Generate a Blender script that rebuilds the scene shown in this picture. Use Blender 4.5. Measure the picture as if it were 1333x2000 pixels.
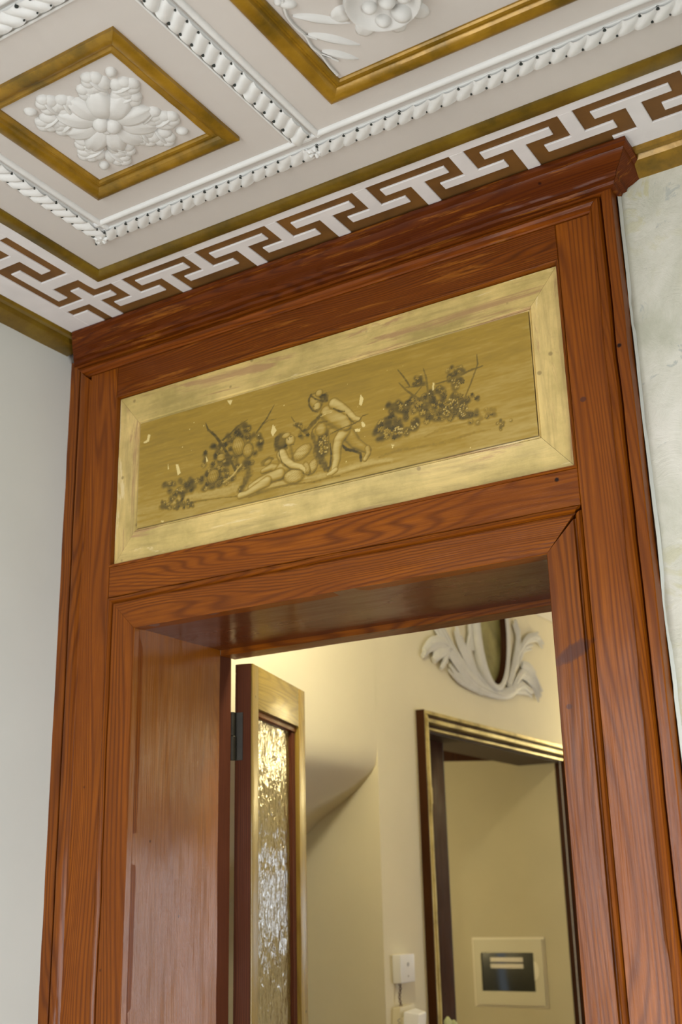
import bpy, bmesh, math, random
import numpy as np
from mathutils import Vector, Matrix, noise
random.seed(7); rng = np.random.default_rng(5)
for o in list(bpy.data.objects): bpy.data.objects.remove(o)
SC = bpy.context.scene; COL = SC.collection
H = 2.87          # ceiling height

# ---------------------------------------------------------------- camera
cd = bpy.data.cameras.new('camera'); cam = bpy.data.objects.new('camera', cd); COL.objects.link(cam)
yaw, pitch, roll = -0.54575132, 0.323616009, -0.0231070651
f = Vector((math.sin(yaw)*math.cos(pitch), math.cos(yaw)*math.cos(pitch), math.sin(pitch)))
r = Vector((math.cos(yaw), -math.sin(yaw), 0)); u = r.cross(f)
c_, s_ = math.cos(roll), math.sin(roll)
R_, U_ = c_*r + s_*u, -s_*r + c_*u
M = Matrix((R_, U_, -f)).transposed().to_4x4(); M.translation = Vector((1.6250176, -1.82, 1.6))
cam.matrix_world = M
cd.sensor_fit = 'VERTICAL'; cd.sensor_height = 24; cd.sensor_width = 16; cd.lens = 2260.4/2000*24
cd.clip_start = .05; cd.dof.use_dof = True; cd.dof.focus_distance = 2.08; cd.dof.aperture_fstop = 3.2
SC.camera = cam

# ---------------------------------------------------------------- light
w = bpy.data.worlds.new('world'); SC.world = w; w.use_nodes = True
w.node_tree.nodes['Background'].inputs[0].default_value = (.75, .87, 1, 1)
w.node_tree.nodes['Background'].inputs[1].default_value = 1.0
SC.view_settings.view_transform = 'Standard'; SC.view_settings.look = 'None'
SC.view_settings.exposure = -0.12; SC.view_settings.gamma = 1; SC.view_settings.use_curve_mapping = False
def area(name, loc, to, sx, sy, power, colour):
    l = bpy.data.lights.new(name, 'AREA'); l.shape = 'RECTANGLE'; l.size = sx; l.size_y = sy
    l.energy = power; l.color = colour
    o = bpy.data.objects.new(name, l); COL.objects.link(o); o.location = loc
    o.rotation_euler = (Vector(to)-Vector(loc)).to_track_quat('-Z', 'Y').to_euler(); return o
area('window_daylight', (.32, -3.12, 1.35), (.32, 0, 1.35), .8, 2.3, 80, (.95, .97, 1))       # window in the wall behind the camera
area('side_window_daylight', (2.26, -.95, 1.0), (0, -.95, 1.0), 1.1, 1.4, 60, (.94, .97, 1))    # window in the right wall
area('hall_daylight', (2.95, 3.35, 1.3), (0, 3.35, 1.3), 1.2, 1.3, 30, (.97, .96, 1))               # window of the next room
area('far_window_daylight', (.22, 5.04, 1.62), (.22, 0, 1.62), .6, .55, 2.6, (.80, .90, 1))              # small window in the far wall of the next room
def lamp_light(loc, power, colour, rad):
    l = bpy.data.lights.new('lamp_light', 'POINT'); l.energy = power; l.color = colour; l.shadow_soft_size = rad
    o = bpy.data.objects.new('lamp_light', l); COL.objects.link(o); o.location = loc

# ---------------------------------------------------------------- materials
def mat(name):
    m = bpy.data.materials.new(name); m.use_nodes = True; nt = m.node_tree
    return m, nt, nt.nodes['Principled BSDF']
def nd(nt, t, **k):
    n = nt.nodes.new(t)
    for a, b in k.items():
        if a in n.inputs.keys() if isinstance(a, str) else False: n.inputs[a].default_value = b
        else: setattr(n, a, b)
    return n
def setin(n, **k):
    for a, b in k.items(): n.inputs[a.replace('_', ' ')].default_value = b
    return n
def ramp(nt, stops):
    n = nt.nodes.new('ShaderNodeValToRGB'); e = n.color_ramp.elements
    while len(e) < len(stops): e.new(.5)
    for i, (p, c) in enumerate(stops): e[i].position = p; e[i].color = (*c, 1)
    return n
def coords(nt, scale=(1, 1, 1)):
    tc = nt.nodes.new('ShaderNodeTexCoord'); mp = nt.nodes.new('ShaderNodeMapping')
    mp.inputs['Scale'].default_value = scale; nt.links.new(tc.outputs['Object'], mp.inputs[0]); return mp
def noise_tex(nt, vec, scale, detail=4, rough=.55, dist=0):
    n = nt.nodes.new('ShaderNodeTexNoise'); setin(n, Scale=scale, Detail=detail, Roughness=rough, Distortion=dist)
    nt.links.new(vec.outputs[0], n.inputs['Vector']); return n
def bump(nt, p, h, strength=.3, dist=.002, normal=None):
    b = nt.nodes.new('ShaderNodeBump'); b.inputs['Strength'].default_value = strength; b.inputs['Distance'].default_value = dist
    nt.links.new(h, b.inputs['Height'])
    if normal: nt.links.new(normal, b.inputs['Normal'])
    nt.links.new(b.outputs[0], p.inputs['Normal']); return b.outputs[0]
def mix(nt, a, b, fac, mode='MIX'):
    n = nt.nodes.new('ShaderNodeMixRGB'); n.blend_type = mode
    for i, v in ((1, a), (2, b), (0, fac)):
        if hasattr(v, 'links') or hasattr(v, 'is_linked'): nt.links.new(v, n.inputs[i])
        else: n.inputs[i].default_value = (*v, 1) if isinstance(v, tuple) else v
    return n.outputs[0]
def plain(name, col, rough=.5, metal=0, var=.0, scale=8, bmp=0, bscale=60, coat=0):
    m, nt, p = mat(name); p.inputs['Roughness'].default_value = rough; p.inputs['Metallic'].default_value = metal
    p.inputs['Coat Weight'].default_value = coat; p.inputs['Coat Roughness'].default_value = .15
    v = coords(nt); n = noise_tex(nt, v, scale)
    rr = ramp(nt, [(.3, tuple(x*(1-var) for x in col)), (.7, tuple(min(1, x*(1+var)) for x in col))])
    nt.links.new(n.outputs[0], rr.inputs[0]); nt.links.new(rr.outputs[0], p.inputs['Base Color'])
    if bmp:
        b = noise_tex(nt, v, bscale, 6); bump(nt, p, b.outputs[0], bmp, .002)
    return m
def wood(name, axis, base, dark, stain, rough=.5, coat=.36, ringscale=14, grain=1.15, coatr=.22, spec=.1, wear=False, knots=()):
    """varnished old softwood, growth lines along axis (0 x, 1 y, 2 z)"""
    m, nt, p = mat(name)
    sc = [1, 1, 1]; sc[axis] = .09
    v = coords(nt, tuple(sc)); vf = coords(nt, tuple(1 if i != axis else .025 for i in range(3)))
    oi = nt.nodes.new('ShaderNodeObjectInfo')
    add = nt.nodes.new('ShaderNodeVectorMath'); add.operation = 'MULTIPLY_ADD'
    comb = nt.nodes.new('ShaderNodeCombineXYZ')
    for i in range(3): nt.links.new(oi.outputs['Random'], comb.inputs[i])
    add.inputs[1].default_value = (7.3, 5.1, 3.7); nt.links.new(comb.outputs[0], add.inputs[0]); nt.links.new(v.outputs[0], add.inputs[2])
    low = noise_tex(nt, add, 6.5, 2, .5)               # broad wandering of the growth lines
    mul = nt.nodes.new('ShaderNodeMath'); mul.operation = 'MULTIPLY'; mul.inputs[1].default_value = ringscale
    cr_ = nt.nodes.new('ShaderNodeVectorMath'); cr_.operation = 'DOT_PRODUCT'; cr_.inputs[1].default_value = {0: (0, 16, 16), 1: (16, 0, 16), 2: (16, 16, 0)}[axis]
    nt.links.new(v.outputs[0], cr_.inputs[0]); ad = nt.nodes.new('ShaderNodeMath'); ad.operation = 'ADD'
    lm = nt.nodes.new('ShaderNodeMath'); lm.operation = 'MULTIPLY'; lm.inputs[1].default_value = 7.0 if axis != 2 else 4.2; nt.links.new(low.outputs[0], lm.inputs[0])
    nt.links.new(cr_.outputs['Value'], ad.inputs[0]); nt.links.new(lm.outputs[0], ad.inputs[1]); nt.links.new(ad.outputs[0], mul.inputs[0]); mul.inputs[1].default_value = ringscale*3.2
    sn = nt.nodes.new('ShaderNodeMath'); sn.operation = 'SINE'; nt.links.new(mul.outputs[0], sn.inputs[0])
    mr = nt.nodes.new('ShaderNodeMapRange'); mr.inputs[1].default_value = -1; nt.links.new(sn.outputs[0], mr.inputs[0])
    pw = nt.nodes.new('ShaderNodeMath'); pw.operation = 'POWER'; pw.inputs[1].default_value = 2.2; nt.links.new(mr.outputs[0], pw.inputs[0])
    fine = noise_tex(nt, vf, 260, 5, .6)
    fr = ramp(nt, [(.36, (0, 0, 0)), (.62, (1, 1, 1))]); nt.links.new(fine.outputs[0], fr.inputs[0])
    c1 = mix(nt, base, dark, pw.outputs[0]); nt.nodes[-1].inputs[0]
    g = nt.nodes.new('ShaderNodeMath'); g.operation = 'MULTIPLY'; g.inputs[1].default_value = .55*grain; nt.links.new(pw.outputs[0], g.inputs[0])
    c1 = mix(nt, base, dark, g.outputs[0])
    inv = nt.nodes.new('ShaderNodeMath'); inv.operation = 'MULTIPLY_ADD'; inv.inputs[1].default_value = -.35*grain; inv.inputs[2].default_value = .35*grain
    nt.links.new(fr.outputs[0], inv.inputs[0])
    c2 = mix(nt, c1, dark, inv.outputs[0])
    bl = noise_tex(nt, coords(nt, tuple(1 if i != axis else .45 for i in range(3))), 5, 5, .6)
    br = ramp(nt, [(.42, (0, 0, 0)), (.72, (.8, .8, .8))]); nt.links.new(bl.outputs[0], br.inputs[0])
    c3 = mix(nt, c2, stain, br.outputs[0])
    hv = nt.nodes.new('ShaderNodeHueSaturation'); nt.links.new(c3, hv.inputs['Color'])
    vr = nt.nodes.new('ShaderNodeMapRange'); vr.inputs[3].default_value = .85; vr.inputs[4].default_value = 1.15
    nt.links.new(oi.outputs['Random'], vr.inputs[0]); nt.links.new(vr.outputs[0], hv.inputs['Value'])
    # small dents and nail holes
    vo = nt.nodes.new('ShaderNodeTexVoronoi'); vo.inputs['Scale'].default_value = 11
    tc = coords(nt); nt.links.new(tc.outputs[0], vo.inputs['Vector'])
    dr = ramp(nt, [(.03, (1, 1, 1)), (.055, (0, 0, 0))]); nt.links.new(vo.outputs['Distance'], dr.inputs[0])
    c4 = mix(nt, hv.outputs[0], tuple(x*.25 for x in dark), dr.outputs[0])
    for kx, kz, ra_, rb_, tilt in knots:      # dark knots in the board
        mpk = nt.nodes.new('ShaderNodeMapping'); mpk.vector_type = 'TEXTURE'; mpk.inputs['Location'].default_value = (kx, 0, kz); mpk.inputs['Rotation'].default_value = (0, tilt, 0); mpk.inputs['Scale'].default_value = (ra_, 1, rb_)
        nt.links.new(tc.outputs[0], mpk.inputs[0]); kn = noise_tex(nt, tc, 60, 3)
        ln_ = nt.nodes.new('ShaderNodeVectorMath'); ln_.operation = 'LENGTH'; nt.links.new(mpk.outputs[0], ln_.inputs[0])
        sm_ = nt.nodes.new('ShaderNodeMath'); sm_.operation = 'MULTIPLY_ADD'; sm_.inputs[1].default_value = .7; nt.links.new(kn.outputs[0], sm_.inputs[0]); nt.links.new(ln_.outputs['Value'], sm_.inputs[2])
        kr = ramp(nt, [(.75, (.85, .85, .85)), (1.0, (.45, .45, .45)), ]); kr.color_ramp.elements[1].position = .95; e_ = kr.color_ramp.elements.new(1.0); e_.color = (0, 0, 0, 1)
        hf = nt.nodes.new('ShaderNodeMath'); hf.operation = 'MULTIPLY'; hf.inputs[1].default_value = .72; nt.links.new(sm_.outputs[0], hf.inputs[0]); nt.links.new(hf.outputs[0], kr.inputs[0])
        c4 = mix(nt, c4, (.07, .022, .012), kr.outputs[0])
    if wear:      # rubbed edges along the grain
        wn = noise_tex(nt, coords(nt, tuple(1 if i != axis else .07 for i in range(3))), 60, 6, .7, .3)
        wr_ = ramp(nt, [(.56, (0, 0, 0)), (.66, (.6, .6, .6))]); nt.links.new(wn.outputs[0], wr_.inputs[0]); c4 = mix(nt, c4, (.34, .115, .010), wr_.outputs[0])
    nt.links.new(c4, p.inputs['Base Color'])
    rn = ramp(nt, [(.3, (rough*.8,)*3), (.75, (rough*1.5,)*3)]); nt.links.new(bl.outputs[0], rn.inputs[0]); nt.links.new(rn.outputs[0], p.inputs['Roughness'])
    p.inputs['Coat Weight'].default_value = coat; p.inputs['Coat Roughness'].default_value = coatr; p.inputs['Specular IOR Level'].default_value = spec
    n1 = bump(nt, p, fine.outputs[0], .35, .0012)
    wv = noise_tex(nt, coords(nt, tuple(1 if i != axis else .25 for i in range(3))), 16, 2)
    n2 = bump(nt, p, wv.outputs[0], .5, .006, n1)
    b3 = nt.nodes.new('ShaderNodeBump'); b3.inputs['Strength'].default_value = .6; b3.inputs['Distance'].default_value = -.0015
    nt.links.new(dr.outputs[0], b3.inputs['Height']); nt.links.new(n2, b3.inputs['Normal']); nt.links.new(b3.outputs[0], p.inputs['Normal'])
    nt.links.new(n2, p.inputs['Coat Normal'])
    return m
WB, WD, WS = (.235, .062, .001), (.055, .010, .0004), (.13, .029, .0008)
WX = wood('varnished_wood_along_x', 0, WB, WD, WS)
WMX = wood('shaded_varnished_wood_along_x', 0, (.19, .045, .0012), (.05, .010, .0005), (.11, .022, .0008), wear=True, coat=.25)  # same wood, darkened for the dimmer light along the top rail
WY = wood('varnished_wood_along_y', 1, (.30, .085, .018), WD, WS, rough=.22)
WZ = wood('varnished_wood_along_z', 2, WB, WD, WS, knots=((.966, 1.982, .040, .013, -.45), (.950, 1.893, .006, .005, 0), (1.023, 2.425, .006, .005, 0)))
WDX = wood('dark_varnished_wood_along_x', 0, wear=True, base=(.13, .028, .001), dark=(.045, .008, .001), stain=(.07, .012, .001), rough=.55, coat=.15)  # same wood, shade below the ceiling put into the crown's colour
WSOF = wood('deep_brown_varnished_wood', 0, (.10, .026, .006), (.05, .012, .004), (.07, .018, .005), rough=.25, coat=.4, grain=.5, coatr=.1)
WJ = wood('glossy_jamb_wood', 2, (.27, .085, .003), (.12, .032, .0015), (.15, .038, .0015), rough=.4, coat=1.0, grain=.6, coatr=.2)
WLX = wood('leaf_oak_along_x', 1, (.30, .21, .04), (.12, .07, .012), (.22, .15, .03), rough=.3, coat=.8, coatr=.25)
WLZ = wood('leaf_oak_along_z', 2, (.30, .20, .035), (.16, .09, .015), (.22, .14, .025), rough=.3, coat=.8, coatr=.25)
WLD = wood('leaf_dark_wood', 2, (.10, .027, .008), (.04, .010, .004), (.06, .016, .005), rough=.6, coat=0, spec=.15)
WFD = wood('far_frame_dark_wood', 2, (.055, .017, .003), (.02, .007, .002), (.035, .010, .002), rough=.6, coat=0, spec=.12)

CEIL = plain('white_distemper', (.49, .455, .41), .85, var=.05, scale=3, bmp=.12, bscale=90)
PLA = plain('white_relief_plaster', (.62, .62, .59), .6, var=.05, scale=20, bmp=.15, bscale=120)
FRW = plain('white_fret_paint', (.63, .605, .585), .6, var=.05, scale=14, bmp=.2, bscale=80)
BRN = plain('brown_fret_paint', (.13, .055, .006), .7, var=.25, scale=12, bmp=.15, bscale=80)
ORN = plain('rosette_plaster', (.545, .535, .50), .7, var=.05, scale=20, bmp=.15, bscale=120)
HOLLOW_SHADE = plain('dark_drilled_hollow', (.02, .025, .02), .9)
WALL = plain('pale_grey_wall_paint', (.63, .645, .59), .8, var=.03, scale=3, bmp=.08, bscale=60)
HALL = plain('cream_wall_paint', (.72, .66, .48), .75, var=.04, scale=2, bmp=.1, bscale=60)
HCEIL = plain('hall_ceiling_paint', (.70, .66, .56), .8)
def gilt(name, a, b, c, rough=.33):
    m, nt, p = mat(name); v = coords(nt, (1, 1, 1)); n = noise_tex(nt, v, 9, 6, .65)
    rr = ramp(nt, [(.32, a), (.5, b), (.7, c)]); nt.links.new(n.outputs[0], rr.inputs[0])
    nt.links.new(rr.outputs[0], p.inputs['Base Color']); p.inputs['Roughness'].default_value = rough
    p.inputs['Metallic'].default_value = .25; b_ = noise_tex(nt, v, 70, 5); bump(nt, p, b_.outputs[0], .35, .002); return m
GILT = gilt('old_bronze_gilding', (.10, .062, .004), (.25, .135, .008), (.38, .21, .016))
GILTD = gilt('dull_bronze_gilding', (.075, .050, .004), (.15, .088, .006), (.21, .135, .010))
CASEF = gilt('pale_yellow_casing', (.22, .16, .04), (.50, .40, .14), (.62, .52, .22), .35)  # mottled pale yellow for the front fillets of the far door frame
def patchy():
    m, nt, p = mat('peeling_limewash'); v = coords(nt)
    n = noise_tex(nt, v, 5, 7, .65, .6); n2 = noise_tex(nt, v, 14, 6, .7, 1.2); n3 = noise_tex(nt, coords(nt, (1, 1, .5)), 3.5, 3)
    r1 = ramp(nt, [(.36, (.46, .46, .36)), (.5, (.57, .56, .465)), (.66, (.67, .65, .565))]); nt.links.new(n.outputs[0], r1.inputs[0])
    r2 = ramp(nt, [(.53, (0, 0, 0)), (.60, (.8, .8, .8))]); nt.links.new(n2.outputs[0], r2.inputs[0])
    r3 = ramp(nt, [(.48, (0, 0, 0)), (.6, (1, 1, 1))]); nt.links.new(n3.outputs[0], r3.inputs[0])
    fac = mix(nt, r2.outputs[0], r3.outputs[0], 1.0, 'MULTIPLY')
    c = mix(nt, r1.outputs[0], (.50, .47, .26), fac)
    r4 = ramp(nt, [(.33, (.8, .8, .8)), (.37, (0, 0, 0))]); nt.links.new(n2.outputs[0], r4.inputs[0])
    c = mix(nt, c, (.40, .42, .38), r4.outputs[0])
    nt.links.new(c, p.inputs['Base Color']); p.inputs['Roughness'].default_value = .7
    bump(nt, p, n2.outputs[0], .5, .006); return m
PATCH = patchy()
def worn_cream(axis, base, name):
    m, nt, p = mat(name); sc = tuple(1 if i != axis else .10 for i in range(3)); v = coords(nt, sc)
    n = noise_tex(nt, v, 55, 7, .7, .3); n2 = noise_tex(nt, v, 22, 7, .7, .8); n3 = noise_tex(nt, coords(nt), 6, 6, .65); n4 = noise_tex(nt, v, 38, 6, .7, .4)
    r1 = ramp(nt, [(.3, tuple(x*.66 for x in base)), (.5, base), (.72, tuple(min(1, x*1.2) for x in base))]); nt.links.new(n.outputs[0], r1.inputs[0])
    r3 = ramp(nt, [(.38, (.65, .65, .65)), (.58, (0, 0, 0))]); nt.links.new(n3.outputs[0], r3.inputs[0])
    c = mix(nt, r1.outputs[0], (.30, .23, .06), r3.outputs[0])
    r2 = ramp(nt, [(.54, (0, 0, 0)), (.60, (.75, .75, .75))]); nt.links.new(n2.outputs[0], r2.inputs[0])
    c = mix(nt, c, (.36, .20, .09), r2.outputs[0])
    r4 = ramp(nt, [(.62, (0, 0, 0)), (.66, (.8, .8, .8))]); nt.links.new(n4.outputs[0], r4.inputs[0])
    c = mix(nt, c, (.72, .58, .30), r4.outputs[0])
    vo = nt.nodes.new('ShaderNodeTexVoronoi'); vo.inputs['Scale'].default_value = 17; t_ = coords(nt); nt.links.new(t_.outputs[0], vo.inputs['Vector'])
    dr = ramp(nt, [(.05, (.7, .7, .7)), (.09, (0, 0, 0))]); nt.links.new(vo.outputs['Distance'], dr.inputs[0])
    c = mix(nt, c, (.22, .15, .05), dr.outputs[0])
    nt.links.new(c, p.inputs['Base Color']); p.inputs['Roughness'].default_value = .5
    bump(nt, p, n2.outputs[0], .5, .002); return m
CRX = worn_cream(0, (.60, .44, .15), 'worn_cream_paint_along_x'); CRZ = worn_cream(2, (.62, .45, .16), 'worn_cream_paint_along_z')
METAL = plain('dark_iron', (.022, .018, .010), .55, .3, var=.3, scale=40)
BRASS = plain('aged_brass', (.45, .34, .13), .35, .8, var=.2, scale=30)
WPL = plain('white_plastic', (.80, .80, .80), .35); CPL = plain('cream_plastic', (.68, .62, .44), .4)
SMOKE = plain('smoked_window', (.012, .014, .012), .12, coat=.5); LABEL = plain('label_strip', (.62, .56, .42), .6)
CORD = plain('brown_cord', (.12, .06, .04), .6); OVALM = gilt('olive_medallion_ground', (.10, .09, .02), (.19, .17, .05), (.27, .25, .09), .3)
FLOOR = wood('floor_boards', 0, (.26, .12, .045), (.12, .05, .02), (.18, .08, .03)); BUD = plain('pale_green_bud', (.45, .48, .25), .6)
CLAY = plain('clay_vase', (.3, .13, .07), .7); SHADE = plain('lamp_glass', (.9, .8, .6), .3)
SHADE.node_tree.nodes['Principled BSDF'].inputs['Emission Color'].default_value = (1, .78, .38, 1)
SHADE.node_tree.nodes['Principled BSDF'].inputs['Emission Strength'].default_value = 18
def ribbed_glass():
    m, nt, p = mat('rippled_amber_glass')
    p.inputs['Base Color'].default_value = (.26, .19, .05, 1); p.inputs['Roughness'].default_value = .07
    p.inputs['Transmission Weight'].default_value = .35; p.inputs['IOR'].default_value = 1.5
    p.inputs['Coat Weight'].default_value = 1; p.inputs['Coat Roughness'].default_value = .03
    n = noise_tex(nt, coords(nt, (1, 1, .38)), 75, 3, .5, .8); n2 = noise_tex(nt, coords(nt, (1, 1, 1)), 26, 2)
    w_ = nt.nodes.new('ShaderNodeMath'); w_.operation = 'ADD'; nt.links.new(n.outputs[0], w_.inputs[0]); nt.links.new(n2.outputs[0], w_.inputs[1])
    o = bump(nt, p, w_.outputs[0], .6, .004); nt.links.new(o, p.inputs['Coat Normal'])
    return m
GLASS = ribbed_glass()

# ---------------------------------------------------------------- builders
def mesh_obj(name, vs, fs, m, parent=None, smooth=False, auto=None):
    me = bpy.data.meshes.new(name); me.from_pydata([tuple(v) for v in vs], [], fs); me.update()
    bm = bmesh.new(); bm.from_mesh(me); bmesh.ops.recalc_face_normals(bm, faces=bm.faces); bm.to_mesh(me); bm.free()
    me.materials.append(m)
    if smooth: me.shade_smooth()
    if auto: me.set_sharp_from_angle(angle=math.radians(auto))
    o = bpy.data.objects.new(name, me); COL.objects.link(o)
    if parent: o.parent = parent
    return o
def smart(o, deg=35):
    o.data.shade_smooth(); o.data.set_sharp_from_angle(angle=math.radians(deg)); return o
class MB:
    def __init__(s): s.v = []; s.f = []
    def add(s, vs, fs):
        k = len(s.v); s.v += [tuple(v) for v in vs]; s.f += [[i+k for i in q] for q in fs]; return s
    def box(s, a, b):
        x0, y0, z0 = a; x1, y1, z1 = b
        return s.add([(x0,y0,z0),(x1,y0,z0),(x1,y1,z0),(x0,y1,z0),(x0,y0,z1),(x1,y0,z1),(x1,y1,z1),(x0,y1,z1)],
                     [(0,3,2,1),(4,5,6,7),(0,1,5,4),(1,2,6,5),(2,3,7,6),(3,0,4,7)])
    def build(s, name, m, parent=None, smooth=0):
        o = mesh_obj(name, s.v, s.f, m, parent)
        if smooth: smart(o, smooth)
        return o
def box(name, a, b, m, parent=None, bev=0):
    o = MB().box(a, b).build(name, m, parent)
    if bev: bevel(o, bev)
    return o
def bevel(o, wd, seg=2):
    bm = bmesh.new(); bm.from_mesh(o.data)
    bmesh.ops.bevel(bm, geom=bm.edges[:], offset=wd, segments=seg, affect='EDGES', profile=.6)
    bm.to_mesh(o.data); bm.free(); smart(o, 40); return o
def thing(name, label, cat, loc=(0, 0, 0), group=None):
    o = bpy.data.objects.new(name, None); COL.objects.link(o); o.location = loc; o['label'] = label; o['category'] = cat
    o.empty_display_size = .02
    if group: o['group'] = group
    return o
def tag(o, label, cat, group=None):
    o['label'] = label; o['category'] = cat
    if group: o['group'] = group
    return o
def struct(o): o['kind'] = 'structure'; return o
def rail(name, p0, p1, inw, nrm, prof, m, parent=None, m0=1, m1=1, seg=20, jit=.0004, seed=0, sm=32):
    """length of moulding from p0 to p1; prof = closed list of (t inwards, d outwards); m0/m1 mitre direction at the ends"""
    p0, p1, inw, nrm = map(Vector, (p0, p1, inw, nrm)); d = (p1-p0).normalized(); L = (p1-p0).length
    n = len(prof); vs = []; fs = []
    for k in range(seg+1):
        a = k/seg
        for i, (t, h) in enumerate(prof):
            s0 = t*m0; s1 = L - t*m1
            s = s0 + (s1-s0)*a
            q = p0 + inw*t + nrm*h + d*s
            j = noise.noise(Vector((q.x*9+seed, q.y*9, q.z*9)))*jit*2.5 + noise.noise(Vector((q.x*40+seed, q.y*40, q.z*40)))*jit
            if h > .0001 or True: q = q + nrm*j + inw*(j*.6)
            vs.append(q)
    for k in range(seg):
        for i in range(n):
            j = (i+1) % n; fs.append((k*n+i, k*n+j, (k+1)*n+j, (k+1)*n+i))
    fs.append(tuple(range(n))); fs.append(tuple(seg*n+i for i in range(n)))
    return smart(mesh_obj(name, vs, fs, m, parent), sm)
def tube(mb, pts, rads, n=8, flat=1, up=Vector((0, 0, 1)), cap=True):
    pts = [Vector(p) for p in pts]; k0 = len(mb.v)
    for i, p in enumerate(pts):
        t = (pts[min(i+1, len(pts)-1)] - pts[max(i-1, 0)]).normalized()
        a = t.cross(up)
        if a.length < 1e-4: a = t.cross(Vector((1, 0, 0)))
        a.normalize(); b = t.cross(a).normalized(); r_ = rads[i] if hasattr(rads, '__len__') else rads
        for j in range(n):
            th = 2*math.pi*j/n; mb.v.append(tuple(p + a*math.cos(th)*r_ + b*math.sin(th)*r_*flat))
    for i in range(len(pts)-1):
        for j in range(n):
            mb.f.append([k0+i*n+j, k0+i*n+(j+1) % n, k0+(i+1)*n+(j+1) % n, k0+(i+1)*n+j])
    if cap: mb.f.append([k0+j for j in range(n)]); mb.f.append([k0+(len(pts)-1)*n+j for j in range(n)])
def smooth_path(pts, k=4):
    P = [Vector(p) for p in pts]; P = [2*P[0]-P[1]] + P + [2*P[-1]-P[-2]]; out = []
    for i in range(1, len(P)-2):
        for j in range(k):
            t = j/k; a, b, c, d = P[i-1:i+3]
            out.append(.5*((2*b)+(c-a)*t+(2*a-5*b+4*c-d)*t*t+(3*b-a-3*c+d)*t**3))
    out.append(P[-2]); return out
def copy_tree(o, parent=None):
    c = o.copy(); COL.objects.link(c); c.parent = parent
    for ch in list(o.children): copy_tree(ch, c)
    return c

# ================================================================ SETTING
# floor, far walls of the main room (behind the camera) and windows
struct(box('floor', (-1.6, -4.6, -.1), (3.8, 5.2, 0), FLOOR))
cl = struct(box('ceiling', (-.35, -4.6, H), (2.8, .2, H+.15), CEIL))
lean = .0071
def wx(z): return -.2223 + (2.7-z)*lean
struct(MB().add([(wx(0),-4.6,0),(wx(0),.3,0),(wx(3),.3,3),(wx(3),-4.6,3),(-.42,-4.6,0),(-.42,.3,0),(-.42,.3,3),(-.42,-4.6,3)],
   [(0,1,2,3),(4,7,6,5),(0,4,5,1),(3,2,6,7),(0,3,7,4),(1,5,6,2)]).build('wall_left', WALL))
wb = MB()
for a, b in (((-.24,-3.2,0),(-.1,-3.0,2.87)),((.74,-3.2,0),(2.8,-3.0,2.87)),((-.1,-3.2,0),(.74,-3.0,.18)),((-.1,-3.2,2.52),(.74,-3.0,2.87))): wb.box(a, b)
DWALL = plain('dark_unseen_wall_paint', (.16, .17, .12), .8)  # unseen walls coloured dark to cut bounce and reflections in the casing
struct(wb.build('wall_back', DWALL))
wr = MB()
for a, b in (((2.15,-3.2,0),(2.35,-1.5,2.87)),((2.15,-.4,0),(2.35,.03,2.87)),((2.15,-1.5,0),(2.35,-.4,.3)),((2.15,-1.5,1.7),(2.35,-.4,2.87))): wr.box(a, b)
struct(wr.build('wall_right', DWALL))
# door wall: patchy plaster to the right of the casing
wf = MB(); wf.box((1.10,.035,0),(2.8,.37,2.87)); wf.box((-.23,.05,2.20),(1.10,.37,2.87)); wf.box((-.25,.05,0),(-.03,.37,2.20)); wf.box((.965,.05,0),(1.10,.37,2.20))
struct(wf.build('wall_front', PATCH))
for nm, x0, x1, z0, z1, ax, yy in (('window_1', -.1, .74, .18, 2.52, 'y', -3.04), ('window_2', -1.5, -.4, .3, 1.7, 'x', 2.17)):
    m_ = MB()
    for a, b in ((x0, x0+.05), (x1-.05, x1), ((x0+x1)/2-.02, (x0+x1)/2+.02)):
        m_.box(*(((a, yy-.04, z0), (b, yy, z1)) if ax == 'y' else ((yy, a, z0), (yy+.04, b, z1))))
    for a, b in ((z0, z0+.05), (z1-.05, z1)):
        m_.box(*(((x0, yy-.04, a), (x1, yy, b)) if ax == 'y' else ((yy, x0, a), (yy+.04, x1, b))))
    struct(m_.build(nm, WPL))

# ---- ceiling border: brown ground with white raised key fret
gb = MB(); Z1 = H+.001; Z0 = H-.0006
gb.box((-.16, -2.2, Z0), (.0575, -.0365, Z1)); gb.box((.0575, -.2172, Z0), (2.6, -.0365, Z1))
gnd = gb.build('fret_ground', BRN, cl)
ZF = H-.0040
def fret(poly):
    """raised white plate, chamfered, from an outline in the ceiling plane (counter-clockwise)"""
    n = len(poly); vs = []; ch = .0012
    def off(i, d):
        p, a, b = Vector(poly[i]), Vector(poly[i-1]), Vector(poly[(i+1) % n])
        e1 = (p-a).normalized(); e2 = (b-p).normalized(); n1 = Vector((-e1.y, e1.x)); n2 = Vector((-e2.y, e2.x))
        k = n1+n2; k = k/(max(.3, k.dot(n1))); return p + k*d
    for z, d in ((Z1, 0), (ZF+.001, 0), (ZF, ch)):
        for i in range(n):
            q = off(i, d) + Vector((noise.noise(Vector((poly[i][0]*50, poly[i][1]*50, 1)))*.0008, noise.noise(Vector((poly[i][0]*50, poly[i][1]*50, 7)))*.0008)); vs.append((q.x, q.y, z))
    fs = []
    for l in range(2):
        for i in range(n): j = (i+1) % n; fs.append((l*n+i, l*n+j, (l+1)*n+j, (l+1)*n+i))
    fs.append(tuple(2*n+i for i in range(n)))
    return mesh_obj('fret_piece', vs, fs, FRW, cl)
def rect(x0, y0, x1, y1): return fret([(x0, y0), (x1, y0), (x1, y1), (x0, y1)])
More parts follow.
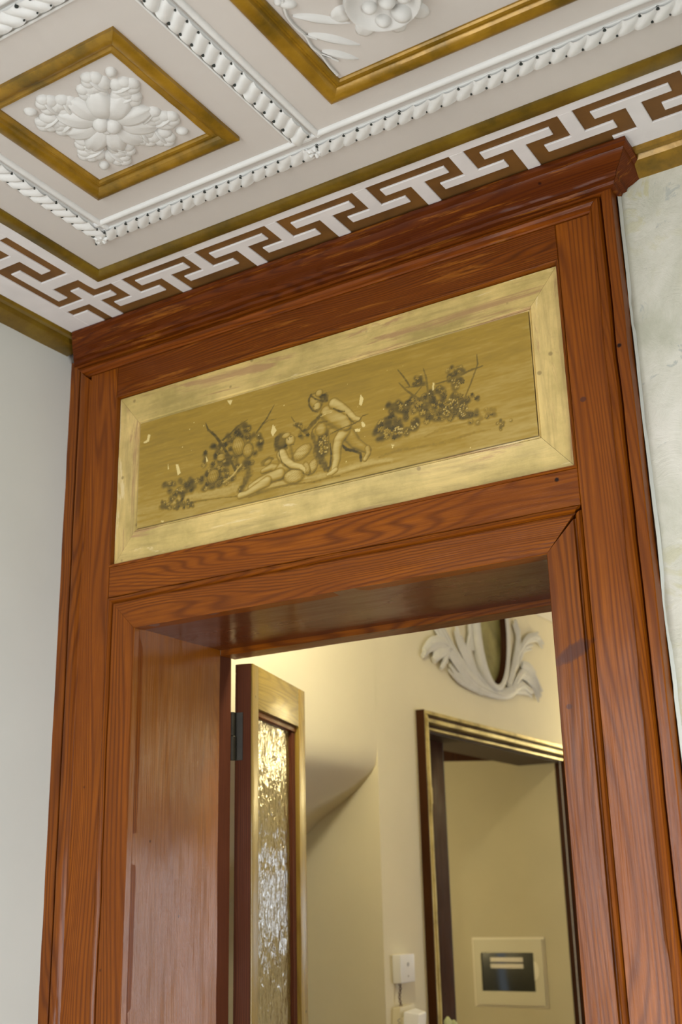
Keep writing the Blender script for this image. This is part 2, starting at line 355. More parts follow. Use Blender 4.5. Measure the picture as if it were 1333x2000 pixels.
def tee(sx0, sx1, ys, yb0, bx0, bx1, yb1):
    """stem sx0..sx1 from ys to yb0, bar bx0..bx1 from yb0 to yb1"""
    p = [(sx0, ys), (sx0, yb0), (bx0, yb0), (bx0, yb1), (bx1, yb1), (bx1, yb0), (sx1, yb0), (sx1, ys)]
    return p
def ccw(p):
    a = sum(p[i][0]*p[(i+1) % len(p)][1]-p[(i+1) % len(p)][0]*p[i][1] for i in range(len(p)))
    return p if a > 0 else p[::-1]
# borders
fret(ccw([(.0235,-2.2),(.0575,-2.2),(.0575,-.2172),(2.6,-.2172),(2.6,-.1925),(.0255,-.1925),(.0235,-.2155)]))
fret(ccw([(-.16,-2.2),(-.098,-2.2),(-.098,-.0365),(-.16,-.0365)]))
rect(-.0981,-.131,-.054,-.0365)
E_ = [.0715,.270,.4745,.6775,.8810,1.0889,1.3005]; S_ = [.0995,.2975,.5005,.7050,.9095,1.1149,1.3265]
AR = [.1754,.3745,.5768,.7804,.9870,1.1948,1.405]; AL = [.2000,.4010,.6050,.8080,1.0118,1.2224,1.433]
teeth = []
for k in range(13):
    if k < 7: e, s, ar, al = E_[k], S_[k], AR[k], AL[k]
    else: e, s, ar, al = (v[6]+(k-6)*.212 for v in (E_, S_, AR, AL))
    if s > 2.4: break
    fret(ccw(tee(e, s, -.1935, -.127, e-.050, s+.0515, -.1055)))
    if k < 5: fret(ccw(tee(ar, al, -.0550, -.149, ar-.0545, al+.0525, -.1712)))
    else: teeth += [(ar, -.0855), (ar, -.149), (ar-.0545, -.149), (ar-.0545, -.1712), (al+.0525, -.1712), (al+.0525, -.149), (al, -.149), (al, -.0855)]
fret(ccw([(1.15, -.0365), (1.15, -.0855)] + teeth + [(2.6, -.0855), (2.6, -.0365)]))
for k in range(7):
    d = -.2005*k
    pt = tee(-.275+d, -.2425+d, .0240, -.0515, -.336+d, -.1975+d, -.0775)
    fret(ccw([(b, a) for a, b in pt]))
    pt = tee(-.3895+d, -.3630+d, -.0990, -.0245, -.4420+d, -.3010+d, .0010)
    fret(ccw([(b, a) for a, b in pt]))
# corner cross
fret(ccw([(-.099,-.1745),(-.0265,-.1745),(-.0245,-.2155),(0,-.2155),(.0008,-.1710),(.0500,-.1700),(.0480,-.1490),(.0015,-.1500),(.0015,-.0365),(-.0300,-.0365),(-.0300,-.1515),(-.099,-.1525)]))
# gilt fillet between fret and coffers: a shallow bevelled step
fp = [(0, -.001), (0, .007), (.010, .009), (.022, .0085), (.0297, .004), (.0297, -.001)]
t1 = struct(rail('trim_1', (.0575, -.2172, H), (2.6, -.2172, H), (0, -1, 0), (0, 0, -1), fp, GILTD, m0=1, m1=0, seg=40, jit=.0005))
t2 = struct(rail('trim_2', (.0575, -2.2, H), (.0575, -.2172, H), (1, 0, 0), (0, 0, -1), fp, GILTD, m0=0, m1=1, seg=40, jit=.0005))
# gilt cornices
cp = [(0, -.001), (0, .004), (.006, .010), (.016, .0105), (.019, .006), (.022, .0065), (.027, .016), (.040, .021), (.055, .0235), (.067, .0255), (.075, .026), (.075, -.001)]
rail_c = [(.067-t, d) for t, d in cp]
t3 = struct(rail('trim_3', (wx(2.87), -2.6, H), (wx(2.87), -.02, H), (1, 0, 0), (0, 0, -1), [(t, d) for t, d in rail_c], GILTD, m0=0, m1=0, seg=60, jit=.0006))
cr = [(.0725-t, d*.95) for t, d in cp]
t4 = struct(rail('trim_4', (1.128, .035, H), (2.15, .035, H), (0, -1, 0), (0, 0, -1), cr, GILT, m0=0, m1=0, seg=60, jit=.0009))

# ---- rope mouldings
def rope_cell(L, W):
    vs = []; fs = []; na, nb = 6, 7
    for j in range(nb+1):
        v = j/nb
        for i in range(na+1):
            uu = -1+2*i/na
            x = uu*L*.5 + L*.30*math.sin((v-.5)*math.pi)
            h = .0005 + .0068*(max(0, 1-uu*uu))**.6*(1+.35*uu)*(.45+.55*math.sin(math.pi*min(1, .12+.80*v))**.7)
            vs.append((x, (v-.5)*W, -.0045-h))
    for j in range(nb):
        for i in range(na):
            a = j*(na+1)+i; fs.append((a, a+1, a+na+2, a+na+1))
    return vs, fs
def rope_run(name, axis, s0, s1, o0, o1, bead, flip, fillet=None, pitch=.0278):
    """run along axis ('x'/'y') from s0 to s1, rope body between offsets o0,o1; bead (b0,b1) on the inner side"""
    def pt(s, o, z): return (s, o, z) if axis == 'x' else (o, s, z)
    mb = MB()
    def strip(profile):   # profile of (offset, drop), along the run
        n = len(profile); segs = 2
        for k in range(segs+1):
            s = s0+(s1-s0)*k/segs
            for o, d in profile: mb.v.append(pt(s, o, H-d))
    a, b = sorted((o0, o1)); c0, c1 = bead
    k0 = 0
    for prof in ([(a, -.002), (a, .003), (a+.004, .0060), (b-.004, .0060), (b, .003), (b, -.002)],
                 [(c0, -.002)]+[(c0+(c1-c0)*(.5-.5*math.cos(math.pi*i/6)), .001+.0055*math.sin(math.pi*i/6)) for i in range(7)]+[(c1, -.002)]) + (([(fillet[0], -.002), (fillet[0], .004), (fillet[1], .004), (fillet[1], -.002)],) if fillet else ()):
        k0 = len(mb.v); n = len(prof); strip(prof)
        for k in range(2):
            for i in range(n): j = (i+1) % n; mb.f.append([k0+k*n+i, k0+k*n+j, k0+(k+1)*n+j, k0+(k+1)*n+i])
        mb.f.append([k0+i for i in range(n)]); mb.f.append([k0+2*n+i for i in range(n)])
    base = struct(mb.build(name, PLA, None, 40))
    W = b-a; cnt = int((s1-s0)/pitch); vs, fs = rope_cell(pitch*1.02, W)
    if flip: vs = [(-x, y, z) for x, y, z in vs]
    if axis == 'y': vs = [(y, x, z) for x, y, z in vs]
    proto = None
    for i in range(cnt):
        s = s0 + (i+.5)*pitch
        if proto is None:
            o = mesh_obj('rope_twist', vs, fs, PLA, base, smooth=True); proto = o
        else:
            o = proto.copy(); COL.objects.link(o)
        o.location = pt(s, (a+b)/2, H); o.rotation_euler = (0, 0, rng.uniform(-.03, .03)); o.scale = (1, 1, rng.uniform(.88, 1.1))
    # proud dark discs painting the shade of hollows between the twists
    hm = MB()
    for i in range(cnt+1):
        for v, rr, pr in ((.12, .0032, .7), (.90, .0022, .8)):
            if rng.random() > pr: continue
            xs = pitch*.30*math.sin((v-.5)*math.pi)*(-1 if flip else 1)
            s = s0+i*pitch+xs; oo = a+W*v; q = rr*rng.uniform(.7, 1.25); k0 = len(hm.v); hh = .0085 if v < .5 else .0082
            for zz, sc in ((H-.001, 1), (H-hh, .8)):
                for j in range(8): hm.v.append(pt(s+math.cos(j*math.pi/4)*q*sc, oo+math.sin(j*math.pi/4)*q*sc*.9, zz))
            for j in range(8): hm.f.append([k0+j, k0+(j+1) % 8, k0+8+(j+1) % 8, k0+8+j])
            hm.f.append([k0+8+j for j in range(8)])
    h_ = hm.build('drilled_hollow', HOLLOW_SHADE, base); h_['kind'] = 'stuff'
    return base
rope_run('trim_5', 'x', .166, 2.2, -.3270, -.3570, (-.3830, -.3700), True)
rope_run('trim_6', 'y', -1.6, -.340, .1990, .1680, (.2045, .2170), False)
rope_run('trim_7', 'y', -1.6, -.372, .6740, .7070, (.7110, .7230), True, (.6650, .6680))
rope_run('trim_8', 'x', .215, .672, -.8840, -.8500, (-.9000, -.8890), False, (-.8440, -.8400))
# corner rosebuds where runs meet
for k, (x, y) in enumerate(((.181, -.340), (.690, -.343))):
    mb = MB()
    for a in range(5):
        th = a*1.257+.3; tube(mb, [(x+math.cos(th)*.003, y+math.sin(th)*.003, H-.008), (x+math.cos(th)*.009, y+math.sin(th)*.009, H-.0095), (x+math.cos(th)*.016, y+math.sin(th)*.016, H-.006)], [.003, .0050, .002], 7)
    o = mb.build('corner_leaf', PLA, None, 60)
    tag(o, ('small plaster leaf cluster where the rope mouldings meet in the left corner', 'small plaster leaf cluster where the middle rope moulding joins the long one')[k], 'ornament')

# ---- gilt frames of the coffers
gp = [(0, -.001), (0, .0075), (.003, .0095), (.010, .0115), (.018, .0105), (.023, .0080), (.026, .0030), (.029, .0030), (.033, .0062), (.038, .0058), (.0405, .0030), (.0405, -.001)]
def frame(name, x0, y0, x1, y1, label, extra=1.0):
    t = thing(name, label, 'frame', ((x0+x1)/2, (y0+y1)/2, H))
    off = -Vector(t.location); pf = [(a*extra, b) for a, b in gp]
    for p0, p1, inw in (((x0,y0),(x1,y0),(0,1,0)), ((x1,y0),(x1,y1),(-1,0,0)), ((x1,y1),(x0,y1),(0,-1,0)), ((x0,y1),(x0,y0),(1,0,0))):
        rail('frame_rail', Vector((*p0, H))+off, Vector((*p1, H))+off, inw, (0, 0, -1), pf, GILT, t, seg=24, jit=.0004, seed=p0[0]*3)
    return t
frame('gilt_frame', .2676, -.7663, .5985, -.4425, 'small square bronze-gilt frame around the plaster flower at upper left')
frame('gilt_frame', .7840, -1.20, 1.75, -.4360, 'large bronze-gilt ceiling frame cut off by the top of the photo', 1.0)

# ---- small rosette
def petal_mesh(r0, r1, w, h, grooves=2, n=9, k=8, tipr=.5):
    vs = []; fs = []
    for i in range(n+1):
        a = i/n; ra = r0+(r1-r0)*a
        wd = w*(math.sin(math.pi*min(1, .12+.80*a**.85)))**.6
        if a > .85: wd *= math.sqrt(max(0.02, 1-((a-.85)/.15)**2*.9))
        for j in range(k+1):
            b = -1+2*j/k
            z = h*(math.sin(math.pi*min(1, .1+.86*a)))**.7*(1-abs(b)**2.6) - h*.20*(math.cos(grooves*math.pi*b))*(1-abs(b))*a
            vs.append((ra - abs(b)**2*.10*(r1-r0)*a, b*wd, -max(z, -.001) + (.003 if abs(b) == 1 or i == n else 0)))
    for i in range(n):
        for j in range(k): q = i*(k+1)+j; fs.append((q, q+1, q+k+2, q+k+1))
    return vs, fs
def dome(mb, c, rx, ry, rz, ang=0, tilt=0, n=10, m_=5):
    """half ellipsoid bulging downwards from the ceiling"""
    k0 = len(mb.v); ca, sa = math.cos(ang), math.sin(ang)
    for i in range(m_+1):
        ph = math.pi/2*i/m_
        for j in range(n):
            th = 2*math.pi*j/n; x = rx*math.cos(ph)*math.cos(th); y = ry*math.cos(ph)*math.sin(th); z = -rz*math.sin(ph)
            mb.v.append((c[0]+x*ca-y*sa, c[1]+x*sa+y*ca, c[2]+z+x*tilt))
    for i in range(m_):
        for j in range(n): mb.f.append([k0+i*n+j, k0+i*n+(j+1) % n, k0+(i+1)*n+(j+1) % n, k0+(i+1)*n+j])
def acanthus(mb, base, tip, spread, hgt):
    """lobed leaf from base to tip in the ceiling plane"""
    b = Vector(base); t = Vector(tip); d = t-b; L = d.length; a0 = math.atan2(d.y, d.x)
    nrm = Vector((-d.y, d.x)).normalized()
    for q, side, ln, da in ((.30, 1, .42, .75), (.30, -1, .34, -.75), (.58, 1, .36, .5), (.58, -1, .30, -.5), (.74, 0, .30, 0)):
        c = b + d*q + nrm*side*spread*.45
        dome(mb, (c.x, c.y, .001), L*ln*.85, L*.26, hgt*.9, a0+da, -.05)
    dome(mb, (b.x+d.x*.4, b.y+d.y*.4, .001), L*.45, L*.10, hgt*1.15, a0)
cx, cy = .4366, -.602
ros = thing('plaster_rosette', 'white plaster flower with leafy corners inside the small gilt frame', 'ornament', (cx, cy, H))
pv = [petal_mesh(.016, .088, .0265, .0155, 2), petal_mesh(.016, .090, .0290, .0195, 1)]
pm = {}
def petals(parent, count, meshes, mat_, rot0=0, jitter=.03, pick=lambda i: 0):
    for i in range(count):
        q = pick(i); key = (id(meshes[q]),)
        if key not in pm:
            o = mesh_obj('petal', *meshes[q], mat_, parent, smooth=True); pm[key] = o
        else: o = pm[key].copy(); COL.objects.link(o); o.parent = parent
        o.rotation_euler = (0, 0, rot0+2*math.pi*i/count+rng.uniform(-jitter, jitter)); o.scale = (rng.uniform(.94, 1.05),)*2+(rng.uniform(.9, 1.1),)
petals(ros, 10, pv, ORN, math.radians(-45+18), .03, lambda i: 1 if i in (0, 9) else 0)
mb = MB()
for a in (-.35, .35):
    th = math.radians(-45)+math.pi/2
    dome(mb, (math.cos(th)*.0105*math.copysign(1, a), math.sin(th)*.0105*math.copysign(1, a), -.006), .0185, .0150, .0150, math.radians(-45), 0, 14, 7)
dome(mb, (-.010, .010, -.004), .010, .013, .012, math.radians(-45))
mb.build('flower_centre', ORN, ros, 80)
mb = MB(); tube(mb, [(math.cos(t)*.0245, math.sin(t)*.0245, -.006) for t in np.linspace(0, 2*math.pi, 25)], .0032, 6, cap=False); mb.build('centre_ring', ORN, ros, 80)
for deg in (-45, 45, 135, 225):
    a = math.radians(deg); U = Vector((math.cos(a), math.sin(a))); P = Vector((-U.y, U.x))
    for al, pe, bal in ((.080, .050, .060), (.112, .043, .086)):
        for sd in (1, -1):
            mb = MB(); b = U*(bal-.006) + P*sd*.004; t = U*al + P*sd*pe
            mid = b*.35+t*.65
            acanthus(mb, b, t+(t-b)*.06, .018, .0105); dome(mb, (mid.x, mid.y, .001), .013, .009, .008, math.atan2((t-b).y, (t-b).x))
            mb.build('acanthus_leaf', ORN, ros, 80)
    mb = MB(); dome(mb, (U.x*.127, U.y*.127, .001), .0115, .0095, .0095, a, 0, 14, 6); mb.build('bud', ORN, ros, 80)

# ---- large flower relief at the top edge
fx, fy = .975, -.597
fl = thing('plaster_bouquet', 'white plaster cup of berries ringed by petals in the large frame', 'ornament', (fx, fy, H))
op = [petal_mesh(.050, .088, .0185, .0070, 1)]
petals(fl, 9, op, ORN, .35, .05)
mb = MB(); N = 28
prof = [(.058, .002), (.060, .010), (.0565, .0185), (.052, .0175), (.046, .010), (.030, .006), (.0, .005)]
for rr, d in prof:
    for j in range(N): mb.v.append((math.cos(2*math.pi*j/N)*rr, math.sin(2*math.pi*j/N)*rr*.97, -d))
for i in range(len(prof)-1):
    for j in range(N): mb.f.append([i*N+j, i*N+(j+1) % N, (i+1)*N+(j+1) % N, (i+1)*N+j])
mb.build('cup', ORN, fl, 60)
for x, y, q in ((-.020, .037, .0130), (.012, .037, .0175), (-.0245, .003, .0120), (.004, .006, .014), (.030, .010, .013), (-.006, -.026, .014), (.022, -.024, .013)):
    mb = MB(); dome(mb, (x, y, -.006), q, q*.85, q*1.15, .8, 0, 14, 7); mb.build('berry', ORN, fl, 80)
lau = thing('plaster_laurel', 'thin plaster laurel spray along the left side of the large frame', 'ornament', (.8300, -.56, H))
def lp(x, y): return (x-.83, y+.56)
mb = MB(); st = [(.8465,-.672),(.8340,-.642),(.8320,-.615),(.8342,-.5923),(.8295,-.566),(.832,-.5448),(.8290,-.515),(.8285,-.488)]
tube(mb, [(*lp(*p), -.003) for p in smooth_path([(a, b, 0) for a, b in st], 3) for p in [(p[0], p[1])]], .0026, 6)
for a, b in (((.8342,-.5923),(.8445,-.575)), ((.832,-.5448),(.842,-.528)), ((.832,-.5448),(.8470,-.515))): tube(mb, [(*lp(*a), -.003), (*lp(*b), -.003)], .0018, 6)
mb.build('stem', ORN, lau, 60)
def laurel(b, t, wd):
    b = Vector(lp(*b)); t = Vector(lp(*t)); d = t-b; nn = Vector((-d.y, d.x)).normalized(); vs = []; fs = []; n, k = 12, 6
    for i in range(n+1):
        a = i/n; ww = wd*math.sin(math.pi*a**.85)**.8+.0003
        for j in range(k+1):
            q = -1+2*j/k; p = b+d*a+nn*q*ww; vs.append((p.x, p.y, -.0065*math.sin(math.pi*min(1, a+.06))**.5*(1-abs(q)**2.4)-.0016*(1 if j == k//2 else 0)+(.001 if abs(q) == 1 else 0)))
    for i in range(n):
        for j in range(k): q = i*(k+1)+j; fs.append((q, q+1, q+k+2, q+k+1))
    mesh_obj('laurel_leaf', vs, fs, ORN, lau, smooth=True)
laurel((.8412,-.6366), (.9049,-.5738), .0088); laurel((.8391,-.5911), (.8937,-.5252), .0085); laurel((.8368,-.5479), (.8756,-.4995), .0072)
laurel((.8420,-.690), (.918,-.640), .009)
mb = MB(); dome(mb, (.8475-.83, -.6600+.56, .001), .015, .009, .009, .7, 0, 12, 6); dome(mb, (.838-.83, -.6705+.56, .001), .007, .0065, .008, .3); mb.build('bud', ORN, lau, 80)

# ================================================================ DOOR SURROUND
ds = thing('door_surround', 'tall varnished reddish pine door surround with mouldings and painted overdoor', 'door frame')
Zb = 0.0
xL0, xL1 = -.1571, -.0784      # left stile
xR0, xR1 = 1.0015, 1.0685
def board(name, a, b, m, ch=.0012, seg=(1, 1, 30), wob=.0006, parent=ds):
    """board with chamfered edges and a gently uneven face"""
    x0, y0, z0 = a; x1, y1, z1 = b
    o = box(name, a, b, m, parent); bm = bmesh.new(); bm.from_mesh(o.data)
    bmesh.ops.bevel(bm, geom=bm.edges[:], offset=ch, segments=1, affect='EDGES')
    L = max(x1-x0, z1-z0); ax = 0 if x1-x0 > z1-z0 and x1-x0 > y1-y0 else 2
    for i in range(1, 24):
        co = [0, 0, 0]; co[ax] = (x0 if ax == 0 else z0) + L*i/24; no = [0, 0, 0]; no[ax] = 1
        bmesh.ops.bisect_plane(bm, geom=bm.verts[:]+bm.edges[:]+bm.faces[:], plane_co=co, plane_no=no)
    for v in bm.verts:
        j = noise.noise(v.co*7)*wob; v.co.y += j; 
        if ax == 2: v.co.x += noise.noise(v.co*5+Vector((3, 1, 2)))*wob
        else: v.co.z += noise.noise(v.co*5+Vector((3, 1, 2)))*wob
    bm.to_mesh(o.data); bm.free(); smart(o, 30); return o
board('stile', (xL0-.004, 0, Zb), (xL1, .05, 2.785), WZ)
board('stile', (xR0, 0, Zb), (xR1+.006, .05, 2.785), WZ)
board('top_rail', (xL1+.0006, .0006, 2.712), (xR0-.0006, .05, 2.786), WMX)
board('middle_rail', (xL1+.0006, .0004, 2.2340), (xR0-.0006, .05, 2.3020), WX)
# outer moulding: flat band, groove, round ridge, step
mp_ = [(0, -.037), (0, .003), (.002, .0045), (.0185, .0045), (.0195, .0030), (.0200, -.0050), (.0220, -.0055), (.0230, .0030), (.0260, .0085), (.0320, .0105), (.0380, .0085), (.0410, .0040), (.0425, .0005), (.0460, -.0005), (.0475, -.006), (.0480, -.037)]
xo0 = -.2175; xo1 = 1.1135
rail('outer_moulding', (xo1, 0, Zb), (xo1, 0, 2.8335), (-1, 0, 0), (0, -1, 0), mp_, WZ, ds, 0, 1, 60, .0009, 2)
# left moulding follows the leaning wall
mpl = [(t*1.36 if t > 0 else t-.02, d) for t, d in mp_]
mpl = [(-.012 if i < 3 and t <= .003 else t, d) for i, (t, d) in enumerate([(t*1.34, d) for t, d in mp_])]
vo = rail('outer_moulding', (-.2175, 0, Zb), (-.2175, 0, 2.8335), (1, 0, 0), (0, -1, 0), [(t, d) for t, d in mpl], WZ, ds, 0, 1, 60, .0009, 5)
for v in vo.data.vertices: v.co.x += (2.2-v.co.z)*.0062
rail('outer_moulding', (xo0-.004, 0, 2.8335), (xo1, 0, 2.8335), (0, 0, -1), (0, -1, 0), mp_, WMX, ds, 1, 1, 60, .0009, 8)
# crown
cwp = [(0, .0), (0, .078), (.004, .0800), (.010, .0785), (.013, .068), (.016, .066), (.021, .060), (.027, .045), (.031, .030), (.034, .027), (.038, .026), (.0395, .016), (.044, .0125), (.046, .006), (.046, 0)]
# front: profile t downwards from the ceiling, d towards the room; mitred at the right end
def crown(p0, p1, out, m, right_mitre, left_mitre, seg, seed):
    p0, p1, out = Vector(p0), Vector(p1), Vector(out); d = (p1-p0).normalized(); L = (p1-p0).length; vs = []; fs = []; n = len(cwp)
    for k in range(seg+1):
        for t, h in cwp:
            a = -h*left_mitre; b = L + h*right_mitre; s = a+(b-a)*k/seg
            q = p0 + d*s + out*h + Vector((0, 0, -t)); j = noise.noise(q*14+Vector((seed, 0, 0)))*.0016+noise.noise(q*60)*.0009
            if t > .002: q = q + out*j + Vector((0, 0, j*.6))
            vs.append(q)
    for k in range(seg):
        for i in range(n): j = (i+1) % n; fs.append((k*n+i, k*n+j, (k+1)*n+j, (k+1)*n+i))
    fs.append(tuple(range(n))); fs.append(tuple(seg*n+i for i in range(n)))
    return smart(mesh_obj('crown_moulding', vs, fs, m, ds), 30)
crown((wx(2.87)+.006, .0, H-.0042), (1.1135, .0, H-.0042), (0, -1, 0), WDX, .72, -.82, 90, 1)
for ch_ in [ds.children[-1]]: pass
def crown_return():
    vs = []; fs = []; n = len(cwp); seg = 6
    for k in range(seg+1):
        for t, h in cwp:
            y = -h + (.034+h)*k/seg; q = Vector((1.1135+h*.72, y, H-.0042-t)); q.x += noise.noise(q*50)*.0012*(k > 0); vs.append(q)
    for k in range(seg):
        for i in range(n): j = (i+1) % n; fs.append((k*n+i, k*n+j, (k+1)*n+j, (k+1)*n+i))
    fs.append(tuple(seg*n+i for i in range(n)))
    smart(mesh_obj('crown_return', vs, fs, WDX, ds), 30)
crown_return()
fp_ = [(0, -.036), (0, -.030), (.0015, -.0265), (.0030, -.0305), (.0055, -.0338), (.0055, -.036)]
o_ = rail('plaster_fillet', (1.1145, .0, 0), (1.1145, .0, 2.822), (1, 0, 0), (0, -1, 0), fp_, WALL, ds, 0, 0, 140, .0022, 9)
o_['label'] = 'ragged white plaster line along the right edge of the casing'
# inner architrave with bead, mitred
ap = [(0, -.03), (0, .0005), (.0015, .0018), (.0600, .0018), (.0615, -.003), (.0645, -.0035), (.0660, .002), (.0700, .0060), (.0745, .0045), (.0770, -.001), (.0780, -.03)]
apm = [(-t, d) for t, d in ap]
def arch(p0, p1, inw, m0, m1, m, nm, seed, k=1.0, seg=50):
    return rail(nm, p0, p1, inw, (0, -1, 0), [(t*k, d) for t, d in ap], m, ds, m0, m1, seg, .0007, seed)
zo = 2.157; xo = .9330
arch((0, 0, Zb), (0, 0, zo), (-1, 0, 0), 0, -1, WZ, 'architrave_leg', 1)
arch((xo, 0, Zb), (xo, 0, zo), (1, 0, 0), 0, -1, WZ, 'architrave_leg', 3, .877)
arch((0, 0, zo), (xo, 0, zo), (0, 0, 1), -1, -.877, WX, 'architrave_head', 6, .99)
# jambs and soffit
def uneven(name, a, b, m, nx, nz, amp, axis):
    """board whose visible face is gently hammered; axis = thickness axis"""
    o = box(name, a, b, m, ds); bm = bmesh.new(); bm.from_mesh(o.data)
    for ax, n in ((1, nx), (2 if axis == 0 else 0, nz)):
        for i in range(1, n):
            co = [0, 0, 0]; co[ax] = a[ax]+(b[ax]-a[ax])*i/n; no = [0, 0, 0]; no[ax] = 1
            bmesh.ops.bisect_plane(bm, geom=bm.verts[:]+bm.edges[:]+bm.faces[:], plane_co=co, plane_no=no)
    for v in bm.verts: v.co[axis] += noise.noise(Vector((v.co.x*9, v.co.y*9, v.co.z*5)))*amp
    bm.to_mesh(o.data); bm.free(); smart(o, 30); return o
board('jamb_edge', (-.028, .0008, Zb), (.0006, .0165, zo), WJ, .0006)
uneven('jamb_board', (-.028, .0178, Zb), (-.0004, .300, zo+.001), WJ, 14, 80, .0032, 0)
board('jamb_stop', (-.028, .3005, Zb), (-.0065, .352, zo-.008), WLD, .001)
uneven('jamb_board', (.9335, .0035, Zb), (.965, .300, zo+.001), WJ, 6, 30, .0012, 0)
board('jamb_stop', (.9295, .3005, Zb), (.965, .352, zo-.008), WLD, .001)
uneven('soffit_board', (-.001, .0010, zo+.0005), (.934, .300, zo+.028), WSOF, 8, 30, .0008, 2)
board('head_stop', (.0, .3005, zo-.0125), (.934, .356, zo+.028), WX, .001)
# overdoor panel: lip, bevelled rails, painted field
pn = thing('panel', 'x', 'x'); pn.parent = ds
for k_ in ('label', 'category'): del pn[k_]
pn.name = 'overdoor_panel'
lipp = [(0, -.03), (0, .001), (.002, .003), (.0050, .0025), (.0068, -.004), (.0068, -.03)]
X0, X1, Zt, Zd = -.0784, 1.0015, 2.7125, 2.3015
for p0, p1, inw in (((X0,0,Zd),(X1,0,Zd),(0,0,1)), ((X1,0,Zd),(X1,0,Zt),(-1,0,0)), ((X1,0,Zt),(X0,0,Zt),(0,0,-1)), ((X0,0,Zt),(X0,0,Zd),(1,0,0))):
    rail('panel_lip', p0, p1, inw, (0, -1, 0), lipp, WX if inw[2] else WZ, pn, seg=24, jit=.0003)
# bevel rails
A = (-.0712, .9945, 2.7050, 2.3085); Bn = (-.0020, .9350, 2.6245, 2.3775)
def bevel_rail(c0, c1, d0, d1, m):
    """c = outer corners, d = inner corners, sloping forward towards the field, with a small worn bead at its inner edge"""
    n = 30; vs = []; rows = [(0, .009), (.02, .0065), (.30, .0050), (.80, .0005), (.90, -.0010), (.935, .0022), (.965, .0005), (1, .0030)]
    for i in range(n+1):
        a = i/n
        for q, y in rows + [(1, .03), (0, .03)]:
            o_ = Vector(c0)*(1-q)+Vector(d0)*q; p_ = Vector(c1)*(1-q)+Vector(d1)*q; v = o_*(1-a)+p_*a
            j = noise.noise(Vector((v.x*12, v.y*12, q*5)))*.0011
            vs.append((v.x, y+(j if y < .02 else 0), v.y))
    k = len(rows)+2; fs = [(i*k+j, i*k+(j+1) % k, (i+1)*k+(j+1) % k, (i+1)*k+j) for i in range(n) for j in range(k)]
    fs += [tuple(range(k)), tuple(n*k+j for j in range(k))]
    smart(mesh_obj('bevelled_rail', vs, fs, m, pn), 25)
g = .0003
bevel_rail((A[0]+g, A[3]), (A[1]-g, A[3]), (Bn[0]+g, Bn[3]), (Bn[1]-g, Bn[3]), CRX)
bevel_rail((A[0]+g, A[2]), (A[1]-g, A[2]), (Bn[0]+g, Bn[2]), (Bn[1]-g, Bn[2]), CRX)
bevel_rail((A[0], A[3]+g), (A[0], A[2]-g), (Bn[0], Bn[3]+g), (Bn[0], Bn[2]-g), CRZ)
bevel_rail((A[1], A[3]+g), (A[1], A[2]-g), (Bn[1], Bn[3]+g), (Bn[1], Bn[2]-g), CRZ)

